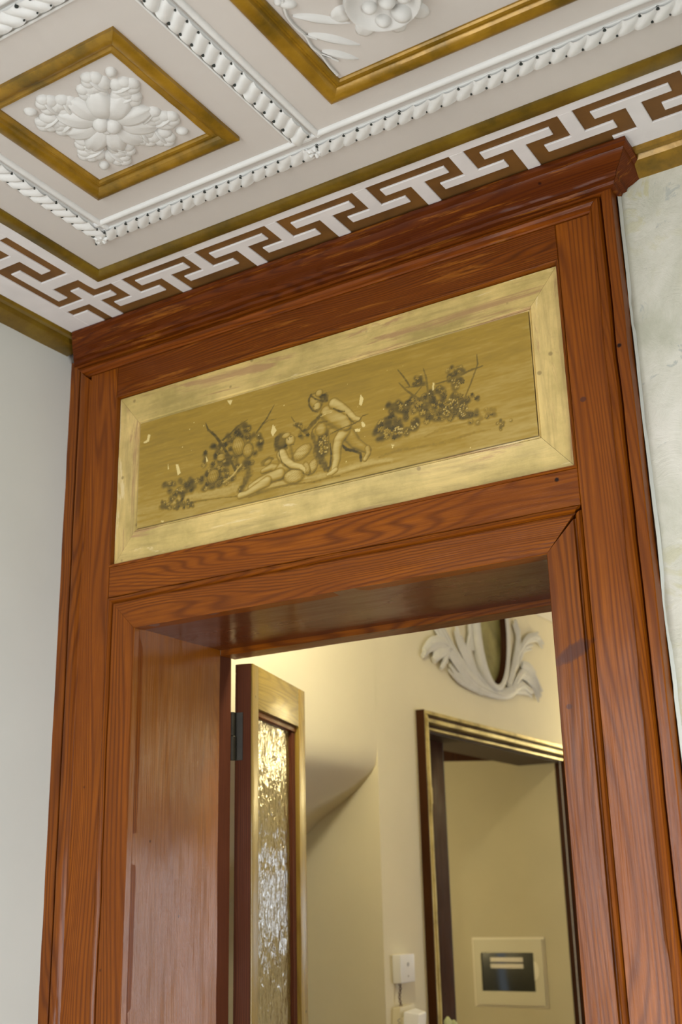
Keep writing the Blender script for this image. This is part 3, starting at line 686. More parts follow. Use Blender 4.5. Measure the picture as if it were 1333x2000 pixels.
# painted field: grisaille of children with melons, grapes and vines, laid down as strokes on a fine grid
STROKES=[["s",[[69.8,2416.6,6.3],[160.5,2420.6,13.9],[257.7,2415.7,16.4],[345.0,2405.7,13.0],[443.7,2392.9,8.4]],0.66,0.9,0.6],["s",[[63.1,2413.7,6.4],[120.9,2406.5,5.3],[164.1,2407.5,2.8],[232.4,2401.9,1.5],[264.3,2397.6,1.8]],0.18,0.8,0.8],["s",[[264.2,2398.2,2.7],[298.8,2389.8,3.8],[326.6,2392.2,3.2],[384.4,2397.4,2.3],[443.7,2398.1,1.9]],0.22,0.8,0.7],["s",[[319.4,2400.2,9.5],[369.1,2402.9,10.5],[441.6,2398.3,10.2],[512.0,2398.0,8.9],[580.5,2401.8,8.7],[632.1,2398.6,7.5]],0.68,0.9,0.55],["s",[[319.4,2394.8,4.2],[356.7,2396.8,3.0],[400.7,2395.2,3.0],[455.7,2389.0,2.5],[488.6,2390.4,2.9],[518.8,2389.9,2.7]],0.22,0.7,0.75],["s",[[523.4,2391.4,1.5],[546.3,2393.7,2.2],[575.7,2393.6,3.2],[602.5,2393.9,3.6],[631.8,2392.6,3.2]],0.28,0.8,0.65],["s",[[582.0,2437.1,6.9],[649.8,2439.9,10.9],[710.2,2441.3,14.6],[742.7,2446.4,11.8],[774.4,2443.9,7.8],[809.7,2425.2,2.6]],0.62,0.9,0.45],["s",[[609.4,2408.5,3.0],[648.7,2412.7,4.6],[687.0,2410.0,3.4],[729.9,2406.3,4.5],[772.2,2407.5,4.4],[808.8,2411.5,3.3],[844.5,2410.6,1.7]],0.3,0.9,0.6],["s",[[709.5,2427.2,2.1],[742.1,2435.0,4.5],[773.9,2435.1,3.9],[797.3,2434.5,1.8]],0.3,0.9,0.55],["s",[[579.3,2440.4,2.8],[586.0,2428.3,5.6],[581.4,2418.8,4.7]],0.15,0.8,0.8],["s",[[292.2,2460.1,8.9],[298.5,2442.4,13.3],[289.2,2422.7,11.8],[276.8,2409.1,8.9]],0.12,0.7,0.9],["f",[[68.3,2460.6],[74.8,2470.6],[105.5,2471.2],[139.4,2466.8],[169.7,2453.4],[192.3,2473.6],[231.5,2465.1],[257.3,2456.7],[260.7,2439.6],[232.0,2429.3],[193.2,2429.1],[163.5,2435.2],[126.9,2431.6],[86.6,2425.9],[66.6,2410.2],[69.6,2423.7],[96.5,2435.1]],80,8.3,0.85,3],["f",[[66.0,2427.2],[103.1,2439.3],[130.2,2433.8],[130.6,2419.8],[160.7,2413.7],[154.4,2398.4],[124.5,2398.8],[87.2,2406.2],[63.2,2410.9]],60,4.8,1,4],["f",[[165.5,2493.4],[181.7,2512.4],[204.5,2526.9],[230.6,2537.7],[256.4,2548.5],[282.0,2559.2],[301.2,2546.2],[329.6,2514.6],[332.8,2500.1],[326.5,2479.7],[307.9,2462.1],[289.1,2449.9],[257.3,2456.7],[231.5,2465.1],[198.9,2474.9]],90,8.5,0.9,5],["e",[264.6,2529.8,279.4,2484.8,16.6],0.66,4],["e",[295.1,2508.8,298.4,2475.1,13.5],0.66,4],["e",[200.6,2469.0,212.5,2438.8,16.9],0.62,4],["e",[214.9,2493.7,237.7,2491.4,9.2],0.66,3],["s",[[183.6,2581.5,1.3],[189.9,2565.7,2.5],[210.8,2545.2,3.4],[230.8,2518.0,3.7],[250.6,2483.0,3.6],[263.7,2455.3,3.0]],0.12,0.3,0.95],["s",[[189.0,2563.1,1.6],[204.0,2556.7,1.5]],0.2,0.3,0.8],["s",[[230.6,2532.1,2.8],[250.0,2541.6,2.5],[269.2,2553.9,2.4],[294.8,2563.1,0.9]],0.14,0.3,0.9],["s",[[318.7,2528.2,2.4],[329.6,2539.4,2.7],[345.3,2555.0,2.3],[354.6,2567.9,1.7],[363.4,2579.7,0.7]],0.14,0.3,0.95],["s",[[331.2,2540.4,1.5],[348.4,2548.7,1.2],[368.5,2547.1,0.8]],0.2,0.4,0.8],["s",[[232.0,2434.7,1.2],[257.4,2445.8,2.1],[279.5,2465.6,1.8]],0.72,0.3,0.8],["s",[[236.8,2431.0,0.8],[262.3,2441.5,0.9],[282.7,2460.8,0.8]],0.15,0.3,0.8],["s",[[334.4,2456.0,7.2],[349.4,2461.5,7.1],[359.4,2461.4,3.5]],0.2,0.5,0.8],["e",[336.9,2451.1,356.9,2459.8,5.9],0.6,0],["l",[[372.9,2434.5,10.6],[356.9,2442.3,8.3],[334.4,2438.5,5.9]],0.66],["l",[[389.1,2467.9,17.6],[393.8,2440.8,17.5],[379.0,2426.7,16.3]],0.7],["l",[[376.5,2422.9,12.9],[349.3,2420.0,12.3],[326.9,2416.1,10.7],[304.2,2409.9,7.4]],0.78],["l",[[345.0,2413.7,11.6],[314.3,2404.1,9.0],[292.5,2397.8,6.5],[276.9,2397.0,7.4]],0.8],["e",[363.3,2493.5,401.6,2493.5,17.7],0.3,0],["s",[[367.0,2503.7,4.7],[377.0,2508.0,5.9],[367.0,2490.5,7.1],[369.4,2478.9,7.1],[384.3,2477.7,5.9],[394.1,2475.5,4.7]],0.1,0.7,0.8],["e",[394.3,2499.6,411.3,2482.5,11.2],0.8,0],["e",[382.0,2502.4,404.2,2504.9,5.9],0.72,0],["s",[[402.9,2498.6,1.0],[407.1,2498.3,1.1]],0.1,0.3,0.9],["s",[[401.5,2481.4,1.0],[411.8,2480.2,1.1]],0.12,0.3,0.8],["s",[[397.2,2496.2,1.0],[398.7,2493.1,1.0]],0.1,0.3,0.9],["e",[409.7,2448.1,453.5,2468.4,13.9],0.78,5],["e",[446.8,2427.0,465.7,2416.5,17.1],0.74,6],["e",[437.4,2435.5,446.5,2405.7,8.0],0.7,3],["l",[[381.7,2465.2,11.8],[391.4,2447.8,9.9],[408.4,2435.4,7.2],[427.7,2428.0,6.0],[434.8,2421.1,5.0]],0.86],["s",[[428.8,2426.6,4.2],[436.0,2419.7,3.4],[437.0,2412.0,1.1]],0.8,0.3,0.9],["e",[386.3,2414.3,434.6,2407.2,15.0],0.8,6],["s",[[374.4,2480.0,1.0],[375.5,2464.4,1.4],[381.6,2447.8,1.6],[401.0,2429.5,1.6],[425.2,2422.1,1.1]],0.1,0.4,0.85],["s",[[432.3,2415.2,0.9],[437.0,2411.0,0.9]],0.08,0.3,0.8],["s",[[405.8,2542.1,0.8],[414.2,2527.9,1.4],[428.7,2509.0,1.4],[443.0,2492.5,1.2]],0.12,0.3,0.9],["f",[[410.6,2528.8],[428.9,2522.1],[431.1,2508.4],[416.6,2516.3]],10,4.7,0.9,8],["f",[[426.3,2509.6],[448.1,2508.8],[452.6,2490.3],[426.0,2487.8]],12,5.6,0.6,9],["s",[[490.7,2489.9,8.0],[476.2,2476.1,10.3],[466.4,2456.9,10.3],[475.4,2433.5,12.4],[489.0,2409.3,7.8]],0.12,0.6,0.95],["s",[[457.4,2489.2,6.9],[464.2,2468.1,5.7],[459.1,2449.9,3.4]],0.16,0.7,0.8],["g",[483.1,2463.8,14.1,25.0],46],["l",[[543.9,2468.8,14.5],[557.1,2448.9,11.6],[572.6,2436.9,8.8],[585.9,2427.6,6.5]],0.66],["l",[[583.8,2432.3,6.1],[585.6,2421.4,5.4],[577.4,2410.8,5.0]],0.74],["s",[[523.9,2454.4,2.3],[536.2,2441.0,4.0],[554.3,2433.7,3.3],[567.7,2424.4,3.7],[568.4,2409.7,3.3]],0.07,0.45,0.95],["l",[[532.6,2480.0,13.5],[518.3,2464.2,11.7],[513.2,2446.2,10.3],[512.7,2425.2,8.9],[505.2,2403.7,6.7]],0.84],["l",[[509.9,2403.7,5.7],[499.3,2398.6,5.4],[491.1,2397.2,3.4]],0.8],["s",[[498.4,2462.4,1.6],[500.1,2436.4,2.5],[497.4,2415.9,2.9],[491.3,2404.6,2.5]],0.08,0.4,0.9],["l",[[491.6,2530.9,15.0],[507.8,2516.1,18.8],[528.6,2502.4,19.2],[537.6,2491.6,12.4]],0.72],["e",[476.9,2510.6,478.7,2482.0,13.8],0.66,0],["s",[[479.4,2518.7,3.5],[495.8,2508.2,4.6],[509.7,2494.0,3.4],[490.8,2494.2,2.7]],0.3,0.8,0.7],["l",[[508.5,2546.3,11.5],[527.0,2533.0,9.3],[543.0,2518.2,7.4],[556.4,2502.1,5.8],[566.6,2497.5,4.7]],0.84],["s",[[508.3,2535.5,1.6],[522.2,2525.5,3.0],[533.8,2522.7,1.4]],0.08,0.4,0.9],["s",[[538.2,2515.1,1.1],[547.1,2500.1,1.5],[558.3,2490.9,1.3]],0.12,0.4,0.85],["s",[[477.3,2530.1,4.6],[467.5,2521.5,5.8],[457.8,2515.2,6.5],[448.0,2506.6,4.6]],0.14,0.5,0.9],["s",[[491.2,2511.5,2.3],[472.2,2513.9,2.5],[457.6,2502.1,2.1],[453.8,2490.0,1.4]],0.14,0.5,0.8],["e",[458.9,2578.8,472.7,2540.0,15.2],0.66,0],["e",[464.6,2557.4,472.7,2542.2,9.3],0.82,0],["s",[[478.0,2569.4,5.8],[489.9,2566.4,8.1],[492.1,2557.0,5.8],[477.8,2559.6,4.0],[465.9,2567.0,2.3],[456.4,2575.0,3.1]],0.1,0.6,0.9],["s",[[455.2,2579.7,2.8],[449.0,2570.2,3.1],[450.0,2556.6,2.8],[458.3,2542.5,1.9],[470.2,2537.3,1.4]],0.1,0.6,0.85],["e",[466.1,2574.7,483.0,2580.3,7.7],0.78,0],["s",[[468.2,2559.8,0.9],[471.8,2558.9,1.0]],0.08,0.3,0.8],["s",[[459.6,2552.0,1.2],[462.0,2551.9,1.2]],0.08,0.3,0.9],["s",[[465.5,2542.9,0.9],[471.5,2543.6,0.9]],0.12,0.3,0.8],["s",[[587.3,2504.1,0.8],[574.7,2502.9,1.1],[567.6,2495.1,1.3],[551.4,2490.5,1.4],[525.9,2488.0,1.3],[500.0,2482.4,1.1]],0.12,0.3,0.95],["s",[[476.0,2525.6,0.6],[489.2,2528.3,0.9],[503.4,2529.1,0.7]],0.95,0.3,0.9],["f",[[586.0,2470.8],[614.9,2479.9],[635.1,2491.0],[631.8,2513.2],[641.8,2516.1],[661.2,2511.2],[680.9,2514.2],[700.2,2514.5],[725.0,2518.7],[746.8,2521.0],[777.5,2497.3],[802.8,2480.5],[811.8,2457.8],[800.6,2445.2],[774.5,2446.4],[737.9,2455.4],[705.6,2458.0],[672.2,2445.1],[638.8,2442.5],[608.0,2447.0],[594.1,2455.6]],150,8.4,0.95,11],["f",[[761.7,2546.1],[776.1,2563.4],[791.8,2559.1],[803.9,2540.0],[805.5,2523.9],[784.1,2519.1],[763.4,2529.8]],22,6.4,0.9,12],["f",[[691.2,2557.0],[710.4,2554.5],[720.6,2538.5],[703.9,2534.8],[690.4,2541.1]],14,5.5,0.8,13],["f",[[801.1,2452.7],[816.9,2456.5],[829.2,2448.3],[825.2,2426.5],[804.8,2428.9]],16,6.2,0.6,14],["f",[[832.1,2452.7],[852.3,2450.2],[864.2,2439.7],[846.1,2434.1],[838.3,2430.9]],10,5.6,0.5,15],["f",[[855.7,2426.7],[865.6,2424.3],[875.2,2418.2],[890.5,2423.2],[892.6,2417.7],[869.9,2413.3],[865.3,2401.9],[859.8,2413.2]],12,3.8,1,16],["f",[[811.1,2488.7],[828.8,2481.6],[823.1,2472.8],[812.7,2472.9]],8,4.7,0.5,17],["g",[756.1,2471.6,11.8,15.8],22],["g",[772.7,2483.0,11.0,13.1],18],["g",[778.8,2519.2,10.0,13.2],16],["g",[792.5,2462.5,9.9,15.6],20],["g",[653.2,2453.5,13.0,9.8],20],["g",[689.1,2454.1,9.7,7.5],14],["g",[670.9,2446.7,8.1,5.4],8],["s",[[657.2,2581.0,1.1],[669.1,2562.8,1.9],[678.2,2547.0,2.1],[682.0,2539.2,1.6]],0.16,0.3,0.95],["s",[[658.8,2552.1,1.1],[673.4,2533.4,2.3],[689.3,2517.3,2.7],[713.1,2498.1,2.7],[728.6,2483.7,2.0],[741.1,2464.9,1.6]],0.22,0.3,0.95],["s",[[713.3,2568.5,1.1],[717.9,2549.8,2.3],[720.1,2528.0,2.4],[720.1,2501.6,1.9]],0.26,0.3,0.95],["s",[[673.6,2538.7,1.4],[695.7,2534.9,1.7],[716.2,2532.2,1.3]],0.22,0.3,0.9],["s",[[686.3,2512.8,1.6],[706.5,2530.2,1.6]],0.25,0.3,0.9],["s",[[739.1,2528.8,1.8],[763.4,2529.8,2.1],[790.3,2533.2,2.4],[814.3,2538.5,2.3],[836.6,2540.3,1.3]],0.2,0.3,0.95],["s",[[826.6,2566.6,0.9],[827.1,2546.8,1.7],[817.4,2525.9,2.0],[808.4,2507.5,1.9],[796.5,2484.7,1.7]],0.2,0.3,0.95],["c",[[572.6,2548.6],[578.1,2537.6],[573.3,2525.2],[567.6,2529.3]]],["c",[[573.7,2491.2],[580.7,2482.8],[579.1,2477.8],[572.0,2482.2]]],["c",[[635.4,2428.8],[643.7,2425.6],[639.4,2422.7]]],["c",[[571.6,2549.8],[578.2,2539.5],[572.0,2525.0],[567.6,2531.5]]],["c",[[570.9,2491.1],[577.7,2488.4],[579.6,2478.4],[574.0,2478.7]]],["c",[[555.7,2478.8],[569.4,2477.7],[568.0,2471.6],[557.8,2473.0]]],["c",[[359.7,2536.6],[369.6,2520.9],[359.6,2509.9],[354.6,2520.0]]],["c",[[102.8,2504.4],[109.7,2502.9],[117.1,2481.4],[108.7,2477.6]]],["c",[[80.2,2515.1],[84.2,2497.0],[80.7,2497.8]]],["c",[[21.1,2594.1],[28.4,2590.9],[23.7,2575.8],[11.3,2574.2],[7.5,2578.1],[18.1,2581.5]]],["c",[[240.9,2620.4],[255.7,2618.1],[249.3,2606.9]]],["c",[[213.5,2378.6],[223.1,2378.1],[220.0,2370.6]]],["c",[[185.1,2505.9],[192.0,2493.2],[187.1,2490.1]]],["c",[[64.2,2382.8],[74.5,2381.4],[71.2,2377.3]]],["c",[[731.3,2534.3],[735.2,2532.0],[733.1,2516.7],[730.4,2517.4]]]]
NX, NZ = 800, 212; x_ = np.linspace(Bn[0], Bn[1], NX)*1000; z_ = np.linspace(Bn[3], Bn[2], NZ)*1000
GX, GZ = np.meshgrid(x_, z_); T = np.full((NZ, NX), .5)
def lay(mask, tone, box_):
    a, b, c, d = box_; s = T[c:d, a:b]; s += (tone-s)*np.clip(mask, 0, 1)
def region(xa, xb, za, zb, pad=4):
    a = int(np.searchsorted(x_, xa-pad)); b = int(np.searchsorted(x_, xb+pad)); c = int(np.searchsorted(z_, za-pad)); d = int(np.searchsorted(z_, zb+pad))
    return max(0, a), min(NX, b), max(0, c), min(NZ, d)
def capsules(pts, grow=0):
    xs = [p[0] for p in pts]; zs = [p[1] for p in pts]; rm = max(p[2] for p in pts)+grow
    bx = region(min(xs)-rm, max(xs)+rm, min(zs)-rm, max(zs)+rm, 6); X = GX[bx[2]:bx[3], bx[0]:bx[1]]; Z = GZ[bx[2]:bx[3], bx[0]:bx[1]]
    best = np.full(X.shape, 9.); sx = np.zeros(X.shape); sz = np.zeros(X.shape)
    for p, q in zip(pts[:-1], pts[1:]):
        dx, dz = q[0]-p[0], q[1]-p[1]; L2 = dx*dx+dz*dz+1e-9; t = np.clip(((X-p[0])*dx+(Z-p[1])*dz)/L2, 0, 1)
        rr = p[2]+(q[2]-p[2])*t+grow; ex = X-(p[0]+dx*t); ez = Z-(p[1]+dz*t); d = np.hypot(ex, ez)/rr
        k = d < best; best = np.where(k, d, best); sx = np.where(k, ex/rr, sx); sz = np.where(k, ez/rr, sz)
    return best, sx, sz, bx
WOB = np.kron(rng.random((NZ//4+1, NX//4+1)), np.ones((4, 4)))[:NZ, :NX]
def ellipse(cx_, cz_, a, b, ang, tone, ribs=0, outline=.12):
    m_ = max(a, b)*1.15; bx = region(cx_-m_, cx_+m_, cz_-m_, cz_+m_); X = GX[bx[2]:bx[3], bx[0]:bx[1]]-cx_; Z = GZ[bx[2]:bx[3], bx[0]:bx[1]]-cz_
    ca, sa = math.cos(ang), math.sin(ang); uu = (X*ca+Z*sa)/a; vv = (-X*sa+Z*ca)/b; d = np.hypot(uu, vv)
    wx_ = uu*ca-vv*sa; wz_ = uu*sa+vv*ca
    sh = tone - .04 + .30*(wz_*.75-wx_*.35)*np.clip(d, 0, 1) - .34*np.clip(d, 0, 1)**3
    if ribs:
        q = vv/np.sqrt(np.clip(1-uu*uu, .05, 1)); sh = sh - .17*(np.cos(ribs*1.6*q*math.pi/1.0) > .55) * (np.abs(q) < .95)
    if outline is not None: lay(np.clip((1.2-d)*5, 0, 1)*.6, outline+.04, bx)
    lay(np.clip((1.02-d)*8, 0, 1), sh, bx)
def inpoly(px, pz, poly):
    c = False; n = len(poly)
    for i in range(n):
        x1, z1 = poly[i]; x2, z2 = poly[i-1]
        if (z1 > pz) != (z2 > pz) and px < (x2-x1)*(pz-z1)/(z2-z1)+x1: c = not c
    return c
for S in STROKES:
    k = S[0]
    if k == 's':
        d, sx, sz, bx = capsules(S[1]); soft = S[3]; W_ = WOB[bx[2]:bx[3], bx[0]:bx[1]]
        lay(np.clip((1.05-d+(W_-.5)*.5*soft)/max(.12, soft), 0, 1)*S[4]*(.85+.3*W_), S[2], bx)
    elif k == 'l':
        d, sx, sz, bx = capsules(S[1]); lay(np.clip((1.25-d)*4, 0, 1)*.6, .18, bx)
        sh = S[2]-.09 + .30*(sz*.8-sx*.4) - .38*np.clip(d, 0, 1)**3; lay(np.clip((1.02-d)*7, 0, 1), sh, bx)
    elif k == 'e':
        ax_, az_, bx_, bz_, rr = S[1]; ellipse((ax_+bx_)/2, (az_+bz_)/2, math.hypot(bx_-ax_, bz_-az_)/2, rr, math.atan2(bz_-az_, bx_-ax_), S[2], S[3])
    elif k == 'f':
        poly = S[1]; rr = S[3]; rs = random.Random(S[5]); xs = [p[0] for p in poly]; zs = [p[1] for p in poly]; pts = []
        while len(pts) < S[2]:
            q = (rs.uniform(min(xs), max(xs)), rs.uniform(min(zs), max(zs)))
            if inpoly(*q, poly): pts.append(q)
        for q in pts:
            d, sx, sz, bx = capsules([(q[0], q[1]-.5, rr*.8), (q[0]+.1, q[1], rr*.7)]); lay(np.clip(1.5-d, 0, 1)*.85*S[4], .10, bx)
        for q in pts[::2]:
            a = rs.uniform(0, 6.28); tn = rs.choice((.14, .24, .34, .46, .56, .64)); l_ = rr*rs.uniform(.7, 1.25)
            for da, ln in ((-1.7, .6), (1.7, .6), (-.85, .85), (.85, .85), (0, 1)):
                ellipse(q[0]+math.cos(a+da)*l_*.45*ln, q[1]+math.sin(a+da)*l_*.45*ln, l_*.50*ln, l_*.20, a+da, tn, 0, .10 if ln > .8 else None)
    elif k == 'g':
        cx_, cz_, ra, rb = S[1]; rs = random.Random(int(cx_*10)); d, sx, sz, bx = capsules([(cx_, cz_-rb*.5, ra), (cx_, cz_+rb*.5, ra)]); lay(np.clip((1.15-d)*2, 0, 1)*.8, .12, bx)
        for _ in range(S[2]):
            a = rs.uniform(0, 6.28); q = math.sqrt(rs.random()); gr = max(1.5, ra*.17)
            px, pz = cx_+math.cos(a)*q*ra*.85, cz_+math.sin(a)*q*rb*.95; ellipse(px, pz, gr, gr, 0, rs.choice((.55, .7, .85)), 0, .1)
    elif k == 'c':
        poly = S[1]; xs = [p[0] for p in poly]; zs = [p[1] for p in poly]; bx = region(min(xs), max(xs), min(zs), max(zs), 1); 
        mk = np.array([[1. if inpoly(x_[i], z_[j], poly) else 0. for i in range(bx[0], bx[1])] for j in range(bx[2], bx[3])]).reshape(bx[3]-bx[2], bx[1]-bx[0])
        lay(mk, 1.25, bx)
def vnoise(sx, sz, amp):
    a = rng.random((int(NZ/sz)+3, int(NX/sx)+3)); zi = np.arange(NZ)/sz; xi = np.arange(NX)/sx; z0 = zi.astype(int); x0 = xi.astype(int)
    fz = (zi-z0)[:, None]; fx_ = (xi-x0)[None, :]; fz = fz*fz*(3-2*fz); fx_ = fx_*fx_*(3-2*fx_)
    return ((a[z0][:, x0]*(1-fz)+a[z0+1][:, x0]*fz)*(1-fx_)+(a[z0][:, x0+1]*(1-fz)+a[z0+1][:, x0+1]*fz)*fx_-.5)*amp
for _ in range(26):                                   # specks of lost paint
    i, j = rng.integers(5, NX-5), rng.integers(3, NZ-3); q = rng.integers(1, 3); T[j:j+q, i:i+q] = 1.1
dark = np.array([.038, .030, .009]); mid = np.array([.32, .20, .022]); lite = np.array([.66, .52, .20])
up = (GZ-z_[0])/(z_[-1]-z_[0])
Tn = T + vnoise(60, 4, .10) + vnoise(25, 2.5, .07) + vnoise(9, 2, .05) + vnoise(150, 60, .12) - (up-.4)*.10
edge = np.minimum(np.minimum(GX-x_[0], x_[-1]-GX), np.minimum(GZ-z_[0], z_[-1]-GZ)); Tn += .10*np.exp(-edge/6)*(vnoise(30, 10, 1)+.4)
t1_ = np.clip(Tn*2, 0, 1)[..., None]; t2_ = np.clip(Tn*2-1, 0, 1)[..., None]
RGB = dark*(1-t1_)+mid*t1_; RGB = RGB*(1-t2_)+lite*t2_
idx = np.arange(NX*NZ).reshape(NZ, NX)
V = np.stack([GX/1000, np.full_like(GX, -.0002)+vnoise(40, 30, .0008), GZ/1000], -1).reshape(-1, 3)
F = np.stack([idx[:-1, :-1], idx[:-1, 1:], idx[1:, 1:], idx[1:, :-1]], -1).reshape(-1, 4)
me = bpy.data.meshes.new('painted_field'); me.vertices.add(len(V)); me.vertices.foreach_set('co', V.ravel())
me.loops.add(F.size); me.loops.foreach_set('vertex_index', F.ravel()); me.polygons.add(len(F))
me.polygons.foreach_set('loop_start', np.arange(len(F))*4); me.polygons.foreach_set('loop_total', np.full(len(F), 4)); me.update(); me.validate()
ca_ = me.color_attributes.new('paint', 'FLOAT_COLOR', 'POINT'); ca_.data.foreach_set('color', np.concatenate([RGB.reshape(-1, 3), np.ones((len(V), 1))], 1).ravel())
m, nt, p = mat('grisaille_painting'); at = nt.nodes.new('ShaderNodeVertexColor'); at.layer_name = 'paint'; nt.links.new(at.outputs[0], p.inputs['Base Color'])
p.inputs['Roughness'].default_value = .38; p.inputs['Coat Weight'].default_value = .15; p.inputs['Coat Roughness'].default_value = .3
bump(nt, p, noise_tex(nt, coords(nt, (.3, 1, 1)), 90, 4).outputs[0], .25, .001)
me.materials.append(m); me.shade_smooth()
pf = bpy.data.objects.new('painted_field', me); COL.objects.link(pf); pf.parent = pn; pf['label'] = 'olive grisaille painting of two children with melons, grapes and vines'
box('field_backing', (Bn[0]-.002, .004, Bn[3]-.002), (Bn[1]+.002, .03, Bn[2]+.002), CRX, pn)

# ================================================================ NEXT ROOM
XW = -.25
hw = MB()
# pier with the far doorway, y 1.46 .. 5
y0d, y1d, zd = 1.770, 3.055, 2.158
hw.box((-.45, 1.46, 0), (XW, y0d, H)); hw.box((-.2720, y1d, 0), (XW, 5.0, H)); hw.box((-.45, y0d, zd), (XW, y1d, H))
hw.box((-1.2, 1.46, 0), (-.45, 1.60, H))
struct(hw.build('wall_4', HALL))
# coved mass over the recess beside the door
cv_ = [(-1.2, 1.30), (-.90, 1.56), (-.75, 1.655), (-.62, 1.738), (-.5253, 1.806), (-.4700, 1.848), (-.4251, 1.8767), (-.3950, 1.893), (-.3658, 1.9130), (-.3300, 1.936), (-.2988, 1.963), (-.2750, 1.985), (-.2575, 2.012), (-.2505, 2.06), (XW, 2.14), (XW, H)]
n = len(cv_); vs = [(x, y, z) for y in (.30, 1.461) for x, z in cv_] + [(-1.25, .30, H), (-1.25, 1.461, H), (-1.25, .30, 1.3), (-1.25, 1.461, 1.3)]
fs = [(i, i+1, n+i+1, n+i) for i in range(n-1)] + [tuple(list(range(n))+[2*n, 2*n+2]), tuple(list(range(n, 2*n))+[2*n+1, 2*n+3])]
o = mesh_obj('wall_5', vs, fs, HALL); struct(o); smart(o, 50)
struct(box('wall_6', (-1.3, .30, 0), (-1.2, 1.5, H), HALL))
hb = MB(); hb.box((-1.3, .3701, 0), (-.251, .38, H)); hb.box((-.251, .3701, 2.20), (3.1, .378, H)); hb.box((.9655, .3701, 0), (3.1, .378, 2.2)); hb.box((-.251, .3701, 0), (-.0285, .378, 2.2))
struct(hb.build('wall_7', HALL))
h8 = MB()
for a, b in (((2.9,.38,0),(3.1,2.75,H)),((2.9,3.95,0),(3.1,5,H)),((2.9,2.75,0),(3.1,3.95,.65)),((2.9,2.75,1.95),(3.1,3.95,H))): h8.box(a, b)
struct(h8.build('wall_8', plain('dim_unseen_wall_paint', (.20, .15, .08), .8))); w9 = MB()  # unseen wall coloured dark to dim its reflection in the jamb
for a, b in (((-.45,5.0,0),(-.1,5.1,H)),((.54,5.0,0),(3.1,5.1,H)),((-.1,5.0,0),(.54,5.1,1.33)),((-.1,5.0,1.91),(.54,5.1,H))): w9.box(a, b)
struct(w9.build('wall_9', HALL)); m9 = MB()
for a, b in ((-.1,-.06),(.50,.54)): m9.box((a,5.0,1.33),(b,5.03,1.91))
for a, b in ((1.33,1.37),(1.87,1.91)): m9.box((-.1,5.0,a),(.54,5.03,b))
struct(m9.build('window_4', WPL))
m_ = MB()
for a, b in ((2.75, 2.80), (3.90, 3.95), (3.33, 3.37)): m_.box((2.92, a, .65), (2.96, b, 1.95))
for a, b in ((.65, .70), (1.90, 1.95)): m_.box((2.92, 2.75, a), (2.96, 3.95, b))
struct(m_.build('window_3', WPL))
struct(box('ceiling_2', (-1.3, .37, H), (3.1, 5.1, H+.12), HCEIL))
hc = [(0, 0), (0, .090), (.010, .092), (.014, .080), (.045, .050), (.075, .016), (.085, .012), (.095, 0)]
struct(rail('trim_9', (XW, .38, H), (XW, 5.0, H), (1, 0, 0), (0, 0, -1), hc, HCEIL, None, 0, 0, 20, 0))
# vestibule beyond the far doorway
YV = 3.050
vb = MB(); vb.box((-1.5, YV, 0), (-.272, YV+.1, 2.6)); struct(vb.build('wall_10', plain('vestibule_paint', (.46, .40, .24), .8, var=.05, scale=2, bmp=.1, bscale=60)))
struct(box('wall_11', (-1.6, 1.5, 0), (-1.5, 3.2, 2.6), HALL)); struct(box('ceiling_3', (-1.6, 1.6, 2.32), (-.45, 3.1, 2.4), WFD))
fd = thing('door_frame', 'dark brown far door frame with pale yellow edges', 'door frame')
def ragged_side():
    vs = []; fs = []; n = 60
    for i in range(n+1):
        z = 2.2175*i/n; e = noise.noise(Vector((z*14, 2, 1)))*.003+noise.noise(Vector((z*55, 7, 1)))*.0015
        vs += [(XW-.001, 1.7335, z), (XW+.003+e, 1.7335, z), (XW+.030, 1.7345, z), (XW+.030, 1.7400, z), (XW-.001, 1.7400, z)]
    fs = [(i*5+j, i*5+(j+1) % 5, (i+1)*5+(j+1) % 5, (i+1)*5+j) for i in range(n) for j in range(5)] + [(0, 1, 2, 3, 4), tuple(n*5+j for j in range(5))]
    return mesh_obj('casing_side', vs, fs, WFD, fd)
ragged_side()
fprof = [(0, -.002), (0, .030), (.010, .031), (.012, .025), (.016, .025), (.018, .033), (.030, .033), (.034, .018), (.034, -.002)]
hprof = [(0, -.002), (0, .028), (.012, .030), (.015, .020), (.026, .019), (.028, .034), (.040, .033), (.043, .012), (.053, .010), (.056, .018), (.062, .018), (.062, -.002)]
rail('casing_leg', (XW, 1.7402, 0), (XW, 1.7402, 2.2175), (0, 1, 0), (1, 0, 0), [(t*.85, d*.98) for t, d in fprof], CASEF, fd, 0, 1, 40, .0007, 3)
rail('casing_head', (XW, 1.7402, 2.2175), (XW, 3.130, 2.2175), (0, 0, -1), (1, 0, 0), hprof, CASEF, fd, .5, .5, 40, .0007, 4)
dk = MB(); dk.box((XW+.0165, 1.775, 2.2175-.0262), (XW+.0230, 3.09, 2.2175-.0150)); dk.box((XW+.009, 1.775, 2.2175-.0535), (XW+.0150, 3.09, 2.2175-.0440)); dk.build('dark_fillet', WFD, fd)
rail('casing_leg', (XW, 3.130, 0), (XW, 3.130, 2.2175), (0, -1, 0), (1, 0, 0), [(t*1.9, d*.7) for t, d in fprof], WFD, fd, 0, 1, 40, .0007, 5)
box('jamb', (-.2715, 3.052, 0), (XW-.0005, 3.0615, 2.155), WFD, fd); box('jamb', (-.44, 1.7705, 0), (XW-.0005, 1.780, 2.155), WFD, fd)
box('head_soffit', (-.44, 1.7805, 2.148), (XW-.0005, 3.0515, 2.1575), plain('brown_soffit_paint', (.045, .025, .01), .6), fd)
box('inner_stile', (-.375, 1.785, 0), (-.330, 2.088, 2.147), WFD, fd, .002)
